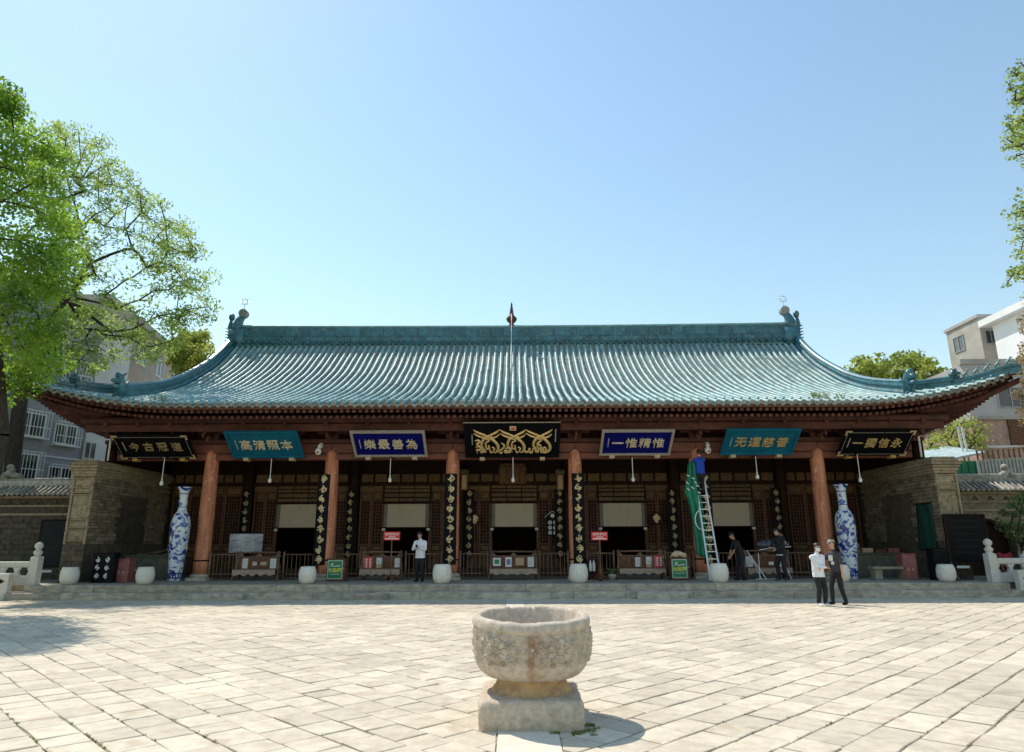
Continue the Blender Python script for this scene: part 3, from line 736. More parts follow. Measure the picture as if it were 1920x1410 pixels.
# ------------------------------------------------------------------ door wall
bays = [(a, c) for a, c in zip([-15.85]+CXS, CXS+[15.85])]
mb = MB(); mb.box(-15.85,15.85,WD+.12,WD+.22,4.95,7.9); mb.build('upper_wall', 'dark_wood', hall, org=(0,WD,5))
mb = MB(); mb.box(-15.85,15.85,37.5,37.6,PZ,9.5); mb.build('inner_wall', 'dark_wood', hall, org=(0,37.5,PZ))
mb = MB(); mb.box(-16.7,16.7,44.42,44.6,PZ-.01,7.6); mb.build('rear_wall', 'wall_core', hall, org=(0,44.5,PZ))
mb = MB(); mb.box(-15.85,15.85,WD-.04,WD+.14,4.36,4.50); mb.build('transom', 'dark_wood', hall, org=(0,WD,4.4))
for bi, (a, c) in enumerate(bays):
    mid = (a+c)/2; a2, c2 = a+.27, c-.27
    # frieze of small painted panels
    nfr = 7; wdt = (c2-a2)/nfr
    for k in range(nfr):
        m2 = MB(); m2.cbox(a2+k*wdt+.05, a2+(k+1)*wdt-.05, WD-.02, WD+.10, 4.54, 4.90, .015)
        m2.build('frieze_panel', 'carved_wood', hall, org=(a2+k*wdt,WD,4.5))
    m2 = MB(); m2.box(a2-.05,c2+.05,WD+.06,WD+.115,4.50,4.95); m2.build('frieze_board', 'dark_wood', hall, org=(mid,WD,4.5))
    def door(xa, xb, z0, z1, matf='dark_wood'):
        f = MB(); W = .07
        f.box(xa,xa+W,WD,WD+.08,z0,z1); f.box(xb-W,xb,WD,WD+.08,z0,z1)
        for zz in (z0, z0+.75, z0+.95, z0+1.28, z1-.45, z1-W): f.box(xa+W,xb-W,WD+.003,WD+.077,zz,zz+W)
        o = f.build('door_panel', 'brown_wood', hall, org=((xa+xb)/2,WD,z0))
        for (za, zb, mt) in ((z0+.10,z0+.72,'brown_wood'),(z0+.84,z0+.93,'carved_wood'),(z0+1.05,z0+1.25,'carved_wood'),(z1-.36,z1-.09,'carved_wood')):
            m2 = MB(); m2.cbox(xa+W+.03,xb-W-.03,WD+.02,WD+.06,za,zb,.015); m2.build('raised_panel', mt, o)
        m2 = MB(); m2.box(xa+W,xb-W,WD+.045,WD+.055,z0+W,z1-W); m2.build('backing', 'dark_wood', o)
        la, lb = z0+1.37, z1-.47; nx = max(2, int((xb-xa-.14)/.12))
        m2 = MB()
        for k in range(1,nx): m2.box(xa+W+(xb-xa-2*W)*k/nx-.011, xa+W+(xb-xa-2*W)*k/nx+.011, WD+.012,WD+.035,la,lb)
        kz = int((lb-la)/.14)
        for k in range(1,kz): m2.box(xa+W,xb-W,WD+.014,WD+.033,la+(lb-la)*k/kz-.011,la+(lb-la)*k/kz+.011)
        m2.build('lattice', 'brown_wood', o)
    if bi in (0, 6):
        ed = np.linspace(a2, c2, 5)
        for xa, xb in zip(ed, ed[1:]): door(xa+.01, xb-.01, PZ, 4.368)
    else:
        h = 1.06
        for xa, xb in ((a2, (a2+mid-h)/2), ((a2+mid-h)/2, mid-h), (mid+h, (mid+h+c2)/2), ((mid+h+c2)/2, c2)): door(xa+.01, xb-.01, PZ, 4.138)
        m2 = MB(); m2.box(a2,c2,WD-.015,WD+.10,4.13,4.35); m2.build('lintel', 'carved_wood', hall, org=(mid,WD,4.13))
        # carved wooden overdoor
        f = MB(); f.box(mid-h-.05,mid+h+.05,WD-.05,WD+.06,3.60,4.40); o = f.build('overdoor', 'dark_wood', hall, org=(mid,WD,3.6))
        for r_, (za, zb) in enumerate(((3.66,3.80),(3.86,4.02),(4.08,4.20),(4.24,4.36))):
            for k in range(3):
                m2 = MB(); xa = mid-h+.02+k*(2*h-.04)/3; m2.cbox(xa+.02,xa+(2*h-.04)/3-.02,WD-.09,WD-.045,za,zb,.015); m2.build('carved_panel', 'carved_wood', o)
        m2 = MB(); m2.box(mid-h,mid-h+.06,WD-.02,WD+.09,PZ,3.60); m2.box(mid+h-.06,mid+h,WD-.02,WD+.09,PZ,3.60); m2.build('door_jamb', 'brown_wood', hall, org=(mid,WD,PZ))
        # cream blind half rolled over the doorway
        lab = 'cream blind let down halfway over the '+['doorway behind the landscape screen','doorway behind the person holding a phone','central doorway under the gilded calligraphy board','doorway beside the round gilt medallion','doorway behind the aluminium ladder'][bi-1]
        t = thing('doorway_blind', lab, 'blind', (mid, WD-.12, 2.5), 'blinds over the hall doorways')
        m2 = MB(); P = [[(mid-.86+1.72*j/10, WD-.115+.008*math.sin(j*2.1+i), 3.54-1.02*i/6) for j in range(11)] for i in range(7)]
        m2.grid(P); m2.build('cloth', 'blind', t)
        for sg in (-1,1):
            m2 = MB(); m2.box(mid+sg*.935-.07,mid+sg*.935+.07,WD-.118,WD-.108,2.50,3.56); m2.build('border', 'blind_edge', t)
        m2 = MB(); m2.tube([(mid-1.12,WD-.115,2.49),(mid+1.12,WD-.115,2.49)], .03, 8); m2.build('bottom_rod', 'dark_wood', t)
        m2 = MB(); m2.tube([(mid-1.1,WD-.10,3.57),(mid+1.1,WD-.10,3.57)], .04, 8); m2.build('top_roller', 'dark_wood', t)
        for sg in (-1,1):
            m2 = MB(); m2.cbox(mid+sg*1.0-.07,mid+sg*1.0+.07,WD-.15,WD-.06,2.36,2.47,.01); m2.build('bracket', 'white_mark', t)

# ------------------------------------------------------------------ name boards hung under the eave
def text_mesh(s_, size, ext=0.01, off=0.0):
    cu = bpy.data.curves.new('txt', 'FONT'); cu.body = s_; cu.size = size; cu.extrude = ext; cu.offset = off
    cu.align_x = 'CENTER'; cu.align_y = 'CENTER'; cu.resolution_u = 2
    o = bpy.data.objects.new('txt', cu); COL.objects.link(o)
    dg = bpy.context.evaluated_depsgraph_get(); me = bpy.data.meshes.new_from_object(o.evaluated_get(dg), depsgraph=dg)
    bpy.data.objects.remove(o); return me
def put_text(name, s_, size, mat, parent, M, ext=0.01, off=0.0, center=True):
    me = text_mesh(s_, size, ext, off); me.materials.clear(); me.materials.append(MATS[mat])
    if center and len(me.vertices):
        co = np.zeros(len(me.vertices)*3); me.vertices.foreach_get('co', co); co = co.reshape(-1,3)
        c = (co.min(0)+co.max(0))/2; co[:,:2] -= c[:2]; me.vertices.foreach_set('co', co.ravel()); me.update()
    return instm(name, me, parent, M)
def strokes(mb, M, lines, sx=1.0, depth=.5):
    """brush strokes: (points, widths) in board coordinates, swept as flattened tubes"""
    for pts, wd in lines:
        n_ = len(pts); wd = list(wd)[:n_-1]+[wd[-1]]; P = [Vector(p) for p in pts]
        # Catmull-Rom
        Q = []; W = []
        for i in range(n_-1):
            p0,p1,p2,p3 = P[max(i-1,0)],P[i],P[i+1],P[min(i+2,n_-1)]
            for t in (0,.25,.5,.75):
                Q.append(.5*((2*p1)+(p2-p0)*t+(2*p0-5*p1+4*p2-p3)*t*t+(3*p1-p0-3*p2+p3)*t**3)); W.append(wd[i]+(wd[i+1]-wd[i])*t)
        Q.append(P[-1]); W.append(wd[-1]); m_ = len(Q); vs = []; fs = []
        for i, q in enumerate(Q):
            t = (Q[min(i+1,m_-1)]-Q[max(i-1,0)]); t = t.normalized() if t.length > 1e-6 else Vector((1,0)); nn_ = Vector((-t.y,t.x)); w_ = max(W[i],.004)
            for (a, h) in ((-1,0),(-.55,.8),(0,1.05),(.55,.8),(1,0)):
                vs.append(M @ Vector((q.x+nn_.x*w_*a, q.y+nn_.y*w_*a, h*w_*depth+.002)))
        for i in range(m_-1):
            for k in range(4): fs.append((i*5+k,i*5+k+1,(i+1)*5+k+1,(i+1)*5+k))
        mb.add(vs, fs)
def board(pxs, py, name, label, face, trim, chars=None, charmat='gold', peg='peg', wide=.10, Dt=25.45, Db=26.62, size=.46, corner=False, sidestrip=True):
    """pxs = x of top-left and top-right, py = y of top and bottom edges"""
    tl, tr = px(pxs[0], py[0], Dt), px(pxs[1], py[0], Dt); zb = px((pxs[0]+pxs[1])/2, py[1], Db).z; zt = (tl.z+tr.z)/2
    W = tr.x-tl.x; cx = (tl.x+tr.x)/2; up = Vector((0, Dt-Db, zt-zb)); H = up.length; up.normalize()
    X_ = Vector((1,0,0)); Nn = X_.cross(up)
    if Nn.y > 0: Nn = -Nn
    c = Vector((cx,(Dt+Db)/2,(zt+zb)/2))
    M = Matrix((X_, up, Nn)).transposed().to_4x4(); M.translation = c
    t = thing(name, label, 'plaque', (cx, Db, zb), 'boards hung under the eave')
    mb = MB(); mb.obox(M @ Matrix.Translation((0,0,-.03)), W-.04, H-.04, .05); mb.build('panel', face, t)
    for (a, b_, w_, h_) in ((0,H/2-wide/2,W,wide),(0,-H/2+wide/2,W,wide),(-W/2+wide/2,0,wide,H-2*wide),(W/2-wide/2,0,wide,H-2*wide)):
        mb = MB(); mb.obox(M @ Matrix.Translation((a,b_,.0)), w_, h_, .10); mb.build('frame_rail', trim, t, bevel=.012)
    if corner:
        for a in (-1,1):
            for b_ in (-1,1):
                mb = MB(); mb.obox(M @ Matrix.Translation((a*(W/2-.12),b_*(H/2-.04),.055)), .24,.07,.02); mb.obox(M @ Matrix.Translation((a*(W/2-.04),b_*(H/2-.13),.055)), .07,.19,.02); mb.build('corner_mount', 'gold_dull', t)
        for (a,b_,w_,h_) in ((0,H/2-.10,W-.3,.012),(0,-H/2+.10,W-.3,.012),(-W/2+.10,0,.012,H-.3),(W/2-.10,0,.012,H-.3)):
            mb = MB(); mb.obox(M @ Matrix.Translation((a,b_,.053)), w_, h_, .008); mb.build('inlay_line', 'silver_trim', t)
    for sg in (-.32, .32):
        q = M @ Vector((sg*W, -H/2, 0)); mb = MB(); mb.cbox(q.x-.10,q.x+.10,26.55,26.84,zb-.13,zb-.005,.01); mb.build('support_peg', peg, t)
    for sg in (-.4,.4):
        q = M @ Vector((sg*W, H/2-.05, -.055)); mb = MB(); mb.tube([q, (q.x, CD-.0, q.z+.25)], .018, 6); mb.build('hanging_rod', 'dark_wood', t)
    if chars:
        n_ = len(chars)
        for k, ch in enumerate(chars):
            u = (k-(n_-1)/2)*W*.188+W*.02
            put_text('character', ch, size, charmat, t, M @ Matrix.Translation((u,.0,.02)) @ Matrix.Diagonal((1.05,1.22,1,1)), .022, .0)
    if sidestrip:
        mb = MB()
        for k in range(9): mb.obox(M @ Matrix.Translation((-W/2+.30,.22-k*.055,.0)), .035,.035,.006)
        mb.build('signature', 'white_mark', t)
    return t, M, W, H
board((207,350),(815,859), 'hanging_plaque', 'black lacquer plaque with gilt characters reading jin gu guan dao', 'black_lacquer', 'black_board', '今古冠道', 'gold_dim', 'peg_gold', Dt=25.6, corner=True, size=.40)
board((419,557),(809,858), 'hanging_plaque', 'teal plaque with pale gilt characters above the landscape screen', 'teal_board', 'teal_board', '高清照本', 'gold_white')
board((655,796),(808,856), 'hanging_plaque', 'deep blue plaque with carved silver frame and densely stroked gilt characters', 'blue_board', 'silver_trim', '樂最善為', 'gold_white')
board((1129,1266),(806,853), 'hanging_plaque', 'deep blue plaque in carved silver frame whose first character is one stroke', 'blue_board', 'silver_trim', '一惟精惟', 'gold_white')
board((1363,1503),(804,852), 'hanging_plaque', 'teal plaque with bright gilt characters above the folding table frame', 'teal_board', 'teal_board', '无運慈普', 'gold')
board((1586,1718),(806,853), 'hanging_plaque', 'black plaque with thin gilt border and single stroke first character', 'black_lacquer', 'black_board', '一獨信永', 'gold', 'peg_gold', Dt=25.6, corner=True, size=.42)
t, M, W, H = board((869,1051),(790,857), 'calligraphy_plaque', 'large black plaque with winged golden Arabic calligraphy over central bay', 'black_lacquer', 'black_board', None, Dt=25.35)
def cp(x, y): return ((x-965)/1740*W, (425-y)/650*H)
LN = []
for dx, nxt in ((0,1),(478,1),(952,1)):
    q = lambda *pts: [cp(x+dx, y) for x, y in pts]
    LN.append((q((255,238),(330,290),(430,330),(540,385),(640,450),(705,540),(700,620),(650,668)), [.005,.05,.052,.055,.06,.06,.055,.02]))
    LN.append((q((262,305),(330,350),(420,385),(520,420)), [.01,.04,.042,.03]))
    LN.append((q((742,238),(680,290),(590,335),(480,395),(415,460),(405,540),(440,600),(490,655)), [.005,.05,.052,.055,.055,.05,.045,.015]))
    LN.append((q((735,320),(690,365),(620,395),(520,420)), [.01,.04,.042,.03]))
    LN.append((q((560,440),(490,475),(480,540),(505,600),(535,570),(525,515)), [.03,.04,.038,.036,.03,.012]))
    LN.append((q((545,520),(550,610),(575,665),(610,640)), [.012,.034,.036,.015]))
    LN.append((q((590,560),(635,585),(620,640),(655,668)), [.03,.034,.032,.014]))
    LN.append((q((440,395),(540,370),(640,400)), [.03,.05,.03]))
q = lambda *pts: [cp(x, y) for x, y in pts]
LN += [(q((285,445),(340,435),(370,470),(320,500),(370,560),(400,620),(470,660)), [.02,.05,.05,.045,.045,.04,.02]),
       (q((300,560),(350,540),(390,580),(340,620),(310,600),(320,680)), [.03,.045,.045,.04,.035,.008]),
       (q((370,640),(410,665),(430,640)), [.03,.035,.015]),
       (q((760,480),(820,530),(790,590),(730,640),(760,675),(790,640)), [.02,.04,.038,.036,.036,.015]),
       (q((840,590),(900,570),(940,600),(900,640),(830,620),(840,665),(940,660)), [.03,.042,.042,.038,.036,.034,.014]),
       (q((1170,580),(1200,640),(1250,655),(1290,580),(1280,640),(1320,670),(1345,600)), [.02,.05,.045,.03,.045,.045,.02]),
       (q((1345,600),(1390,570),(1400,640),(1440,655),(1450,580)), [.03,.045,.045,.04,.02]),
       (q((1480,560),(1490,640),(1510,660),(1530,570),(1545,650),(1580,665),(1640,600)), [.02,.036,.034,.03,.038,.04,.02]),
       (q((1410,490),(1475,525)), [.045,.045])]
mb = MB(); strokes(mb, M @ Matrix.Translation((0,0,.012)), LN, depth=.55); mb.build('golden_calligraphy', 'gold', t, True)
mb = MB(); u, v = cp(982, 222); mb.obox(M @ Matrix.Translation((u,v,.0)), .24,.20,.03); o = mb.build('seal', 'gold_white', t)
mb = MB(); mb.obox(M @ Matrix.Translation((u-.045,v+.03,.0175)), .06,.06,.008); mb.obox(M @ Matrix.Translation((u+.045,v+.03,.0175)), .06,.06,.008); mb.obox(M @ Matrix.Translation((u,v-.045,.0175)), .16,.05,.008); mb.build('seal_mark', 'red_sign', o)
u, v = cp(1755, 360); mb = MB()
for k in range(7): mb.obox(M @ Matrix.Translation((u,v+.28-k*.09,.0)), .045,.05,.006)
mb.build('dedication', 'white_mark', t)
mb = MB(); mb.obox(M @ Matrix.Translation((0,H/2-.01,.056)), W+.02,.045,.015); mb.build('edge_strip', 'silver_trim', t)

# ------------------------------------------------------------------ vertical couplet boards
def glyph(seed, s_):
    """diamond-shaped flourish: interlaced brush strokes"""
    r = random.Random(seed); L_ = []; h = s_*.5
    def inside(a, q): return (math.cos(a)*q*h*(.75+.25*abs(math.cos(2*a))), math.sin(a)*q*h*1.08*(.75+.25*abs(math.cos(2*a))))
    for k in range(3):                       # nested hooks
        a0 = r.choice((0,1.57,3.14,4.71))+r.uniform(-.3,.3); q0 = (.92,.62,.34)[k]; sg = r.choice((-1,1))
        L_.append(([inside(a0+sg*i*.62, q0*(1-.06*i)) for i in range(r.choice((4,5,6)))], [s_*.05,s_*.085,s_*.08,s_*.085,s_*.07,s_*.03]))
    for k in range(3):                       # crossing bars
        a = r.uniform(0,6.28); b_ = a+r.uniform(2.0,3.4); p0, p2 = inside(a,.95), inside(b_,.85); m = (r.uniform(-.15,.15)*s_, r.uniform(-.15,.15)*s_)
        L_.append(([p0,m,p2], [s_*.045,s_*.08,s_*.03]))
    for sg in (-1,1): L_.append(([(-.06*s_*sg,sg*s_*.36),(.02*s_*sg,sg*s_*.52)], [s_*.08,s_*.02]))
    return L_
def couplet(x, D, z0, z1, n_, w_, label, seed, matg='gold_dull', ry=0.0, s_=.34, only=None):
    t = thing('couplet_board', label, 'couplet', (x, D, z0), 'vertical couplet boards on the columns')
    M0 = Matrix.Translation((x, D, 0)) @ Matrix.Rotation(ry, 4, 'Z')
    mb = MB(); P = []
    for z in (z0, z1):
        P.append([tuple(M0 @ Vector((w_*.5*math.sin(a)/math.sin(.7), .30*(1-math.cos(a)), z))) for a in np.linspace(-.7,.7,9)])
    mb.grid(P); mb.add([tuple(Vector(p)+(M0.to_3x3() @ Vector((0,.03,0)))) for r_ in P for p in r_], [(i,i+9,i+10,i+1) for i in range(8)])
    mb.build('panel', 'black_board', t, True)
    for k in range(n_):
        z = z1-(z1-z0)*(k+.5)/n_
        if only and k not in only: continue
        g_ = MB(); Mg = M0 @ Matrix.Translation((0,-.012,z)) @ Matrix.Rotation(math.pi/2, 4, 'X'); strokes(g_, Mg, glyph(seed*31+k, s_), depth=.5)
        g_.build('gilt_character', matg, t, True)
for (x_, off, lab, sd_) in ((CXS[1],-.20,'black couplet board on the column beside the bare topped green box',1),
                      (CXS[2],-.03,'black couplet board with gilt characters on the column beside the person holding a phone',2),
                      (CXS[3],.08,'black couplet board with gilt characters on the column beside the red sign with turned base',3),
                      (CXS[4],.22,'black couplet board half hidden by the green banner and ladder',4)):
    couplet(x_+off, CD-.36, 1.0, 4.46, 9, .48, lab, sd_, 'gold_dull', 0, .31)
for k, (xp, lab) in enumerate(((460,'inner couplet board behind the landscape screen, dim gilt characters'),(657,'inner couplet board beside the blind behind the person with a phone'),
                (880,'inner couplet board tucked behind the column beside the carved gilt lantern'),(1049,'inner couplet board beside the black board of round white badges'),
                (1262,'inner couplet board above the sleeping cat'),(1459,'inner couplet board behind the workers at the white rods'))):
    x_ = CXS[k]; p_ = px(xp, 960, WD-.42)
    couplet(p_.x, WD-.42, 1.15, 4.16, 8, .42, lab, 20+k, 'gold_dim', 0, .27)
# ------------------------------------------------------------------ carved stone basin
bp_ = pg(994, 1345); bp_ = Vector((px(996,1180,7.55).x, 7.55, 0)); bc = bp_
t = thing('stone_basin', 'carved stone water basin on square block in the paved courtyard', 'basin', bc)
def wob(x, y, z, k): return noise.noise((x*k, y*k, z*k))
# square base block, weathered
def sq(a, e):
    c, s_ = math.cos(a), math.sin(a); r_ = (abs(c)**e+abs(s_)**e)**(-1/e); return c*r_, s_*r_
A = [math.pi*2*k/160 for k in range(160)]
mb = MB(); P = []
for (z, r_, e) in ((-.02,.495,20),(.012,.508,20),(.04,.512,22),(.10,.516,22),(.16,.515,22),(.21,.512,22),(.24,.506,20),(.257,.494,18),(.266,.475,14),(.27,.43,10)):
    row = []
    for a in A+[A[0]]:
        x, y = sq(a+.03, e); X, Y = x*r_, y*r_*1.06; n_ = 1+.022*wob(X,Y,z,3)+.018*wob(X,Y,z,10)+.012*wob(X,Y,z,26)
        row.append((bc.x+X*n_-.015, bc.y+Y*n_, z+.016*wob(X,Y,5,4)*(z>.2)))
    P.append(row)
mb.grid(P); vs = P[-1][:-1]; mb.add(vs, [tuple(range(len(vs)))])
mb.build('base_block', 'basin_stone', t, True)
mb = MB(); mb.ball((bc.x+.17,bc.y-.545,.17),(.035,.02,.03),10,8); mb.build('boss', 'basin_stone', t, True)
mb = MB(); mb.lathe([(.42,.262),(.415,.285),(.375,.33),(.36,.37),(.375,.41),(.40,.43)], 48, bc, cap=False); mb.build('foot_ring', 'basin_tan', t, True)
# bowl with relief of flowers, stems and panel dividers
prof_b = [(.37,.405),(.44,.41),(.50,.440),(.545,.485),(.572,.525),(.590,.56),(.600,.64),(.608,.78),(.612,.86),(.610,.915),(.613,.925),(.614,.95),(.610,.985),(.598,1.010),(.585,1.018)]
def bowl_r(z): return float(np.interp(z, [q[1] for q in prof_b], [q[0] for q in prof_b]))
flowers = [(-1.12,.735,.125),(-2.18,.735,.125)] + [(-2.18+.96*k+2.02,.735,.125) for k in range(4)]
def sst(a, b_, x): x = min(1, max(0, (x-a)/(b_-a))); return x*x*(3-2*x)
def relief(a, z):
    if z > .905: return .010 if z > .935 else -.006
    if z < .565: return .004 if z < .535 else -.008
    h = 0.0
    for (fa, fz, fr) in flowers:
        da = (a-fa+math.pi) % (2*math.pi)-math.pi; dx = da*.61; dz = z-fz
        if abs(dx) > .30: continue
        r_ = math.hypot(dx, dz*.95); th = math.atan2(dz, dx); fr2 = fr*(.86+.14*abs(math.cos(th*4.5)))
        if r_ < fr2:
            pet = abs(math.cos(th*4.5)); ring = sst(fr*.30,fr*.36,r_); h = max(h, .026*ring*sst(0,.35,pet)*(1-.5*r_/fr)+.010)
            if r_ < fr*.30: h = max(h, .030+.006*math.cos(r_*260))
        for (ux_, uz_, rot, la_, wa_) in ((.16,.08,.6,.07,.028),(-.17,.06,2.4,.07,.028),(.17,-.08,-.5,.075,.03),(-.16,-.09,-2.5,.075,.03),(.05,.145,1.2,.05,.02),(-.08,.14,2.0,.05,.02),(.225,.0,1.5,.06,.022),(-.235,-.02,1.5,.06,.022),(.07,-.15,-.8,.05,.02),(-.07,-.15,-2.3,.05,.02)):
            c_, s_ = math.cos(rot), math.sin(rot); p_, q_ = (dx-ux_)*c_+(dz-uz_)*s_, -(dx-ux_)*s_+(dz-uz_)*c_
            d = math.hypot(p_/la_, q_/wa_)
            if d < 1: h = max(h, .022*sst(1,.6,d)*(1 if abs(q_) > .0045 else .35))
        for k in (-1,1):
            cx = k*(.12+.25*(fz-z)) ; 
            if z < fz+.02 and abs(dx-cx*.75) < .011: h = max(h, .016)
    for ga in (-1.62, -.62, .42, 1.5, 2.5, -2.72):
        da = (a-ga+math.pi) % (2*math.pi)-math.pi
        if abs(da*.61) < .030: h = .016 if abs(abs(da*.61)-.016) < .007 else .003
    f1 = abs(noise.noise((a*14, z*24, 4.0))); f2 = abs(noise.noise((a*30+7, z*50, 9.0)))
    return h*1.05 - .004 + .010*sst(.10,.03,f1) + .006*sst(.09,.02,f2)
tl = lambda a, z: (.035*math.sin(a)-.012)*min(1,max(0,(z-.55)/.4))
nA, P = 420, []
zs = list(np.linspace(.405,.545,10)) + list(np.linspace(.552,.905,60)) + [.91,.918,.924,.93,.936,.945,.96,.98,1.0,1.012,1.018]
chip = lambda a: .016*max(0, wob(math.cos(a),math.sin(a),0,2.5)) + .010*max(0,wob(math.cos(a),math.sin(a),3,9)) + (.012+.012*wob(a*3,1,1,3) if abs((a-1.75+math.pi)%(2*math.pi)-math.pi) < .26 else 0)
for z in zs:
    row = []
    for k in range(nA+1):
        a = -math.pi+2*math.pi*k/nA; r_ = bowl_r(z)+relief(a,z); r_ *= 1+.010*wob(math.cos(a),math.sin(a),z,2)+.005*wob(math.cos(a),math.sin(a),z,11)
        zz = z - (chip(a) if z > .99 else 0) + tl(a,z)
        row.append((bc.x+math.cos(a)*r_, bc.y+math.sin(a)*r_, zz))
    P.append(row)
for (r_, z) in ((.57,1.028),(.553,1.03),(.535,1.022),(.522,1.0),(.505,.85),(.45,.70),(.34,.60),(.0,.57)):
    P.append([(bc.x+math.cos(a)*r_*(1+.014*wob(math.cos(a),math.sin(a),z,3)), bc.y+math.sin(a)*r_*(1+.014*wob(math.cos(a),math.sin(a),z,3)), z-(chip(a)*1.3 if z > .95 else 0)+tl(a,z)) for a in [-math.pi+2*math.pi*k/nA for k in range(nA+1)]])
mb = MB(); mb.grid(P); bo = mb.build('bowl', 'bowl_stone', t, True)
st_ = []
for v in bo.data.vertices:
    a = math.atan2(v.co.y, v.co.x); u = abs(a+1.60)*.6; u2 = abs(a+1.48)*.6
    st_.append(min(1, max(0, (1-u/.07))*.9+max(0, 1-u2/.13)*.5) * (1 if .40 < v.co.z < .86 else 0) * (v.co.xy.length > .36))
at = bo.data.attributes.new('stain', 'FLOAT', 'POINT'); at.data.foreach_set('value', st_)
mb = MB(); mb.ball((bc.x+.0,bc.y-.615,.735), (.016,.010,.016), 8, 6); mb.build('drain_plug', 'marble', t, True)
# weeds at the foot of the basin and in a few joints
def tufts(name, label, spots, hh=.018):
    mb = MB()
    for (x, y, r_, n_) in spots:
        for k in range(n_):
            a = random.random()*6.28; q = r_*math.sqrt(random.random()); X, Y = x+math.cos(a)*q, y+math.sin(a)*q; b_ = random.random()*6.28; l = hh*random.uniform(.4,1.3); w_ = .006
            dx, dy = math.cos(b_), math.sin(b_)
            mb.add([(X-dy*w_,Y+dx*w_,-.01),(X+dy*w_,Y-dx*w_,-.01),(X+dx*l*.6,Y+dy*l*.6,l*.6),(X+dx*l*1.0,Y+dy*l*1.0,l*.75)], [(0,1,2),(0,2,3)])
    o = mb.build(name, 'grass_blade'); tag(o, label, 'weeds', kind='stuff')
sp = [(bc.x+.56,bc.y-.30,.05,200),(bc.x+.42,bc.y-.60,.06,260),(bc.x+.20,bc.y-.60,.045,160),(bc.x+.62,bc.y-.42,.035,60),(bc.x+.52,bc.y-.52,.08,160),(bc.x+.56,bc.y-.66,.035,70)]
for k in range(32):
    q = pg(random.uniform(0,420), random.uniform(1330,1408)); 
    u = Vector((-.7071,.7071)); nn = Vector((.7071,.7071)); c_ = round(q.xy.dot(nn)/CW-.5)+.5; v = u*q.xy.dot(u)+nn*(c_*CW); sp.append((v.x,v.y,.018,9))
for k in range(30):
    q = pg(random.uniform(1300,1900), random.uniform(1300,1408)); 
    u = Vector((.7071,.7071)); nn = Vector((-.7071,.7071)); c_ = round(q.xy.dot(nn)/CW-.5)+.5; v = u*q.xy.dot(u)+nn*(c_*CW); sp.append((v.x,v.y,.014,5))
tufts('weeds', 'low green weeds growing around the basin foot and in paving joints', sp)

# ------------------------------------------------------------------ things on the platform
def pp(x, y): return pg(x, y, PZ)
potm = MB(); potm.lathe([(.20,0),(.235,.02),(.29,.14),(.305,.28),(.29,.42),(.25,.545),(.225,.565),(.20,.55),(.19,.545)], 32); potm = potm.mesh('drum_seat', 'stone_pot', True)
potl = 'pale round stone drum seat standing along the platform edge'
for xp in (147,284,578,828,1087,1360,1602,1816):
    q = pp(xp, 1093.5); o = inst('drum_seat', potm, None, (q.x, 24.42 if xp not in (147,) else 24.5, PZ-.002), rot=(0,0,random.random()*6))
    s_ = 1.10 if xp in (828,1087,1360) else 1.0; o.scale = (s_,s_,s_*1.02)
    tag(o, 'pale round stone drum seat '+{147:'before the dark base of the shaded end wall',284:'between the low bench and the porcelain vase by the cabinet',578:'beside the green box with nothing on top',828:'beside the person holding a phone',1087:'beside the red sign with turned base',1360:'at the foot of the ladder',1602:'before the vase behind the two visitors',1816:'before the tall black notice board'}[xp], 'drum seat', 'stone drum seats along the platform edge')
vprof = [(r_*.78, z_) for r_, z_ in [(.27,0),(.30,.03),(.33,.12),(.315,.30),(.33,.50),(.40,1.1),(.445,1.7),(.455,2.02),(.42,2.28),(.33,2.46),(.23,2.56),(.20,2.68),(.20,3.05),(.215,3.30),(.28,3.42),(.345,3.47),(.34,3.50),(.30,3.49),(.2,3.3)]]
for xp, yp, lab in ((327,1087,'giant blue and white porcelain vase beside the column near the black lettered cabinet'),(1597,1085,'giant blue and white porcelain vase behind the two standing visitors')):
    q = px(xp, yp, 26.3); q = Vector((q.x, 26.3, PZ)); t = thing('porcelain_vase', lab, 'vase', q, 'giant porcelain vases')
    mb = MB(); mb.lathe(vprof, 40, q); mb.build('body', 'porcelain', t, True)
    for (r_, z0, z1, m_) in ((.262,.10+PZ,.14+PZ,'blue_board'),(.252,.27+PZ,.31+PZ,'blue_board'),(.160,2.72+PZ,2.745+PZ,'blue_board'),(.168,3.22+PZ,3.25+PZ,'blue_board')):
        mb = MB(); mb.lathe([(r_,z0),(r_+.004,(z0+z1)/2),(r_,z1)], 40, (q.x,q.y,0), cap=False); mb.build('painted_band', m_, t, True)
    mb = MB()
    for k in range(18):
        a = 6.283*k/18; c_ = Vector((q.x+math.cos(a)*.257, q.y+math.sin(a)*.257, PZ+.205)); Mx = Matrix.Translation(c_) @ Matrix.Rotation(a+math.pi/2,4,'Z'); mb.obox(Mx, .035,.012,.13)
    mb.build('petal_band', 'blue_board', t)
    mb = MB()
    for sg in (-1,1): mb.tube([(q.x+sg*.20,q.y,q.z+3.1),(q.x+sg*.27,q.y,q.z+3.0),(q.x+sg*.27,q.y,q.z+2.88),(q.x+sg*.20,q.y,q.z+2.82)] if False else [(q.x+sg*.325,q.y-.05,q.z+1.35),(q.x+sg*.385,q.y-.05,q.z+1.2),(q.x+sg*.31,q.y-.05,q.z+1.05)], .012, 5)
    mb.build('handle', 'porcelain', t, True)
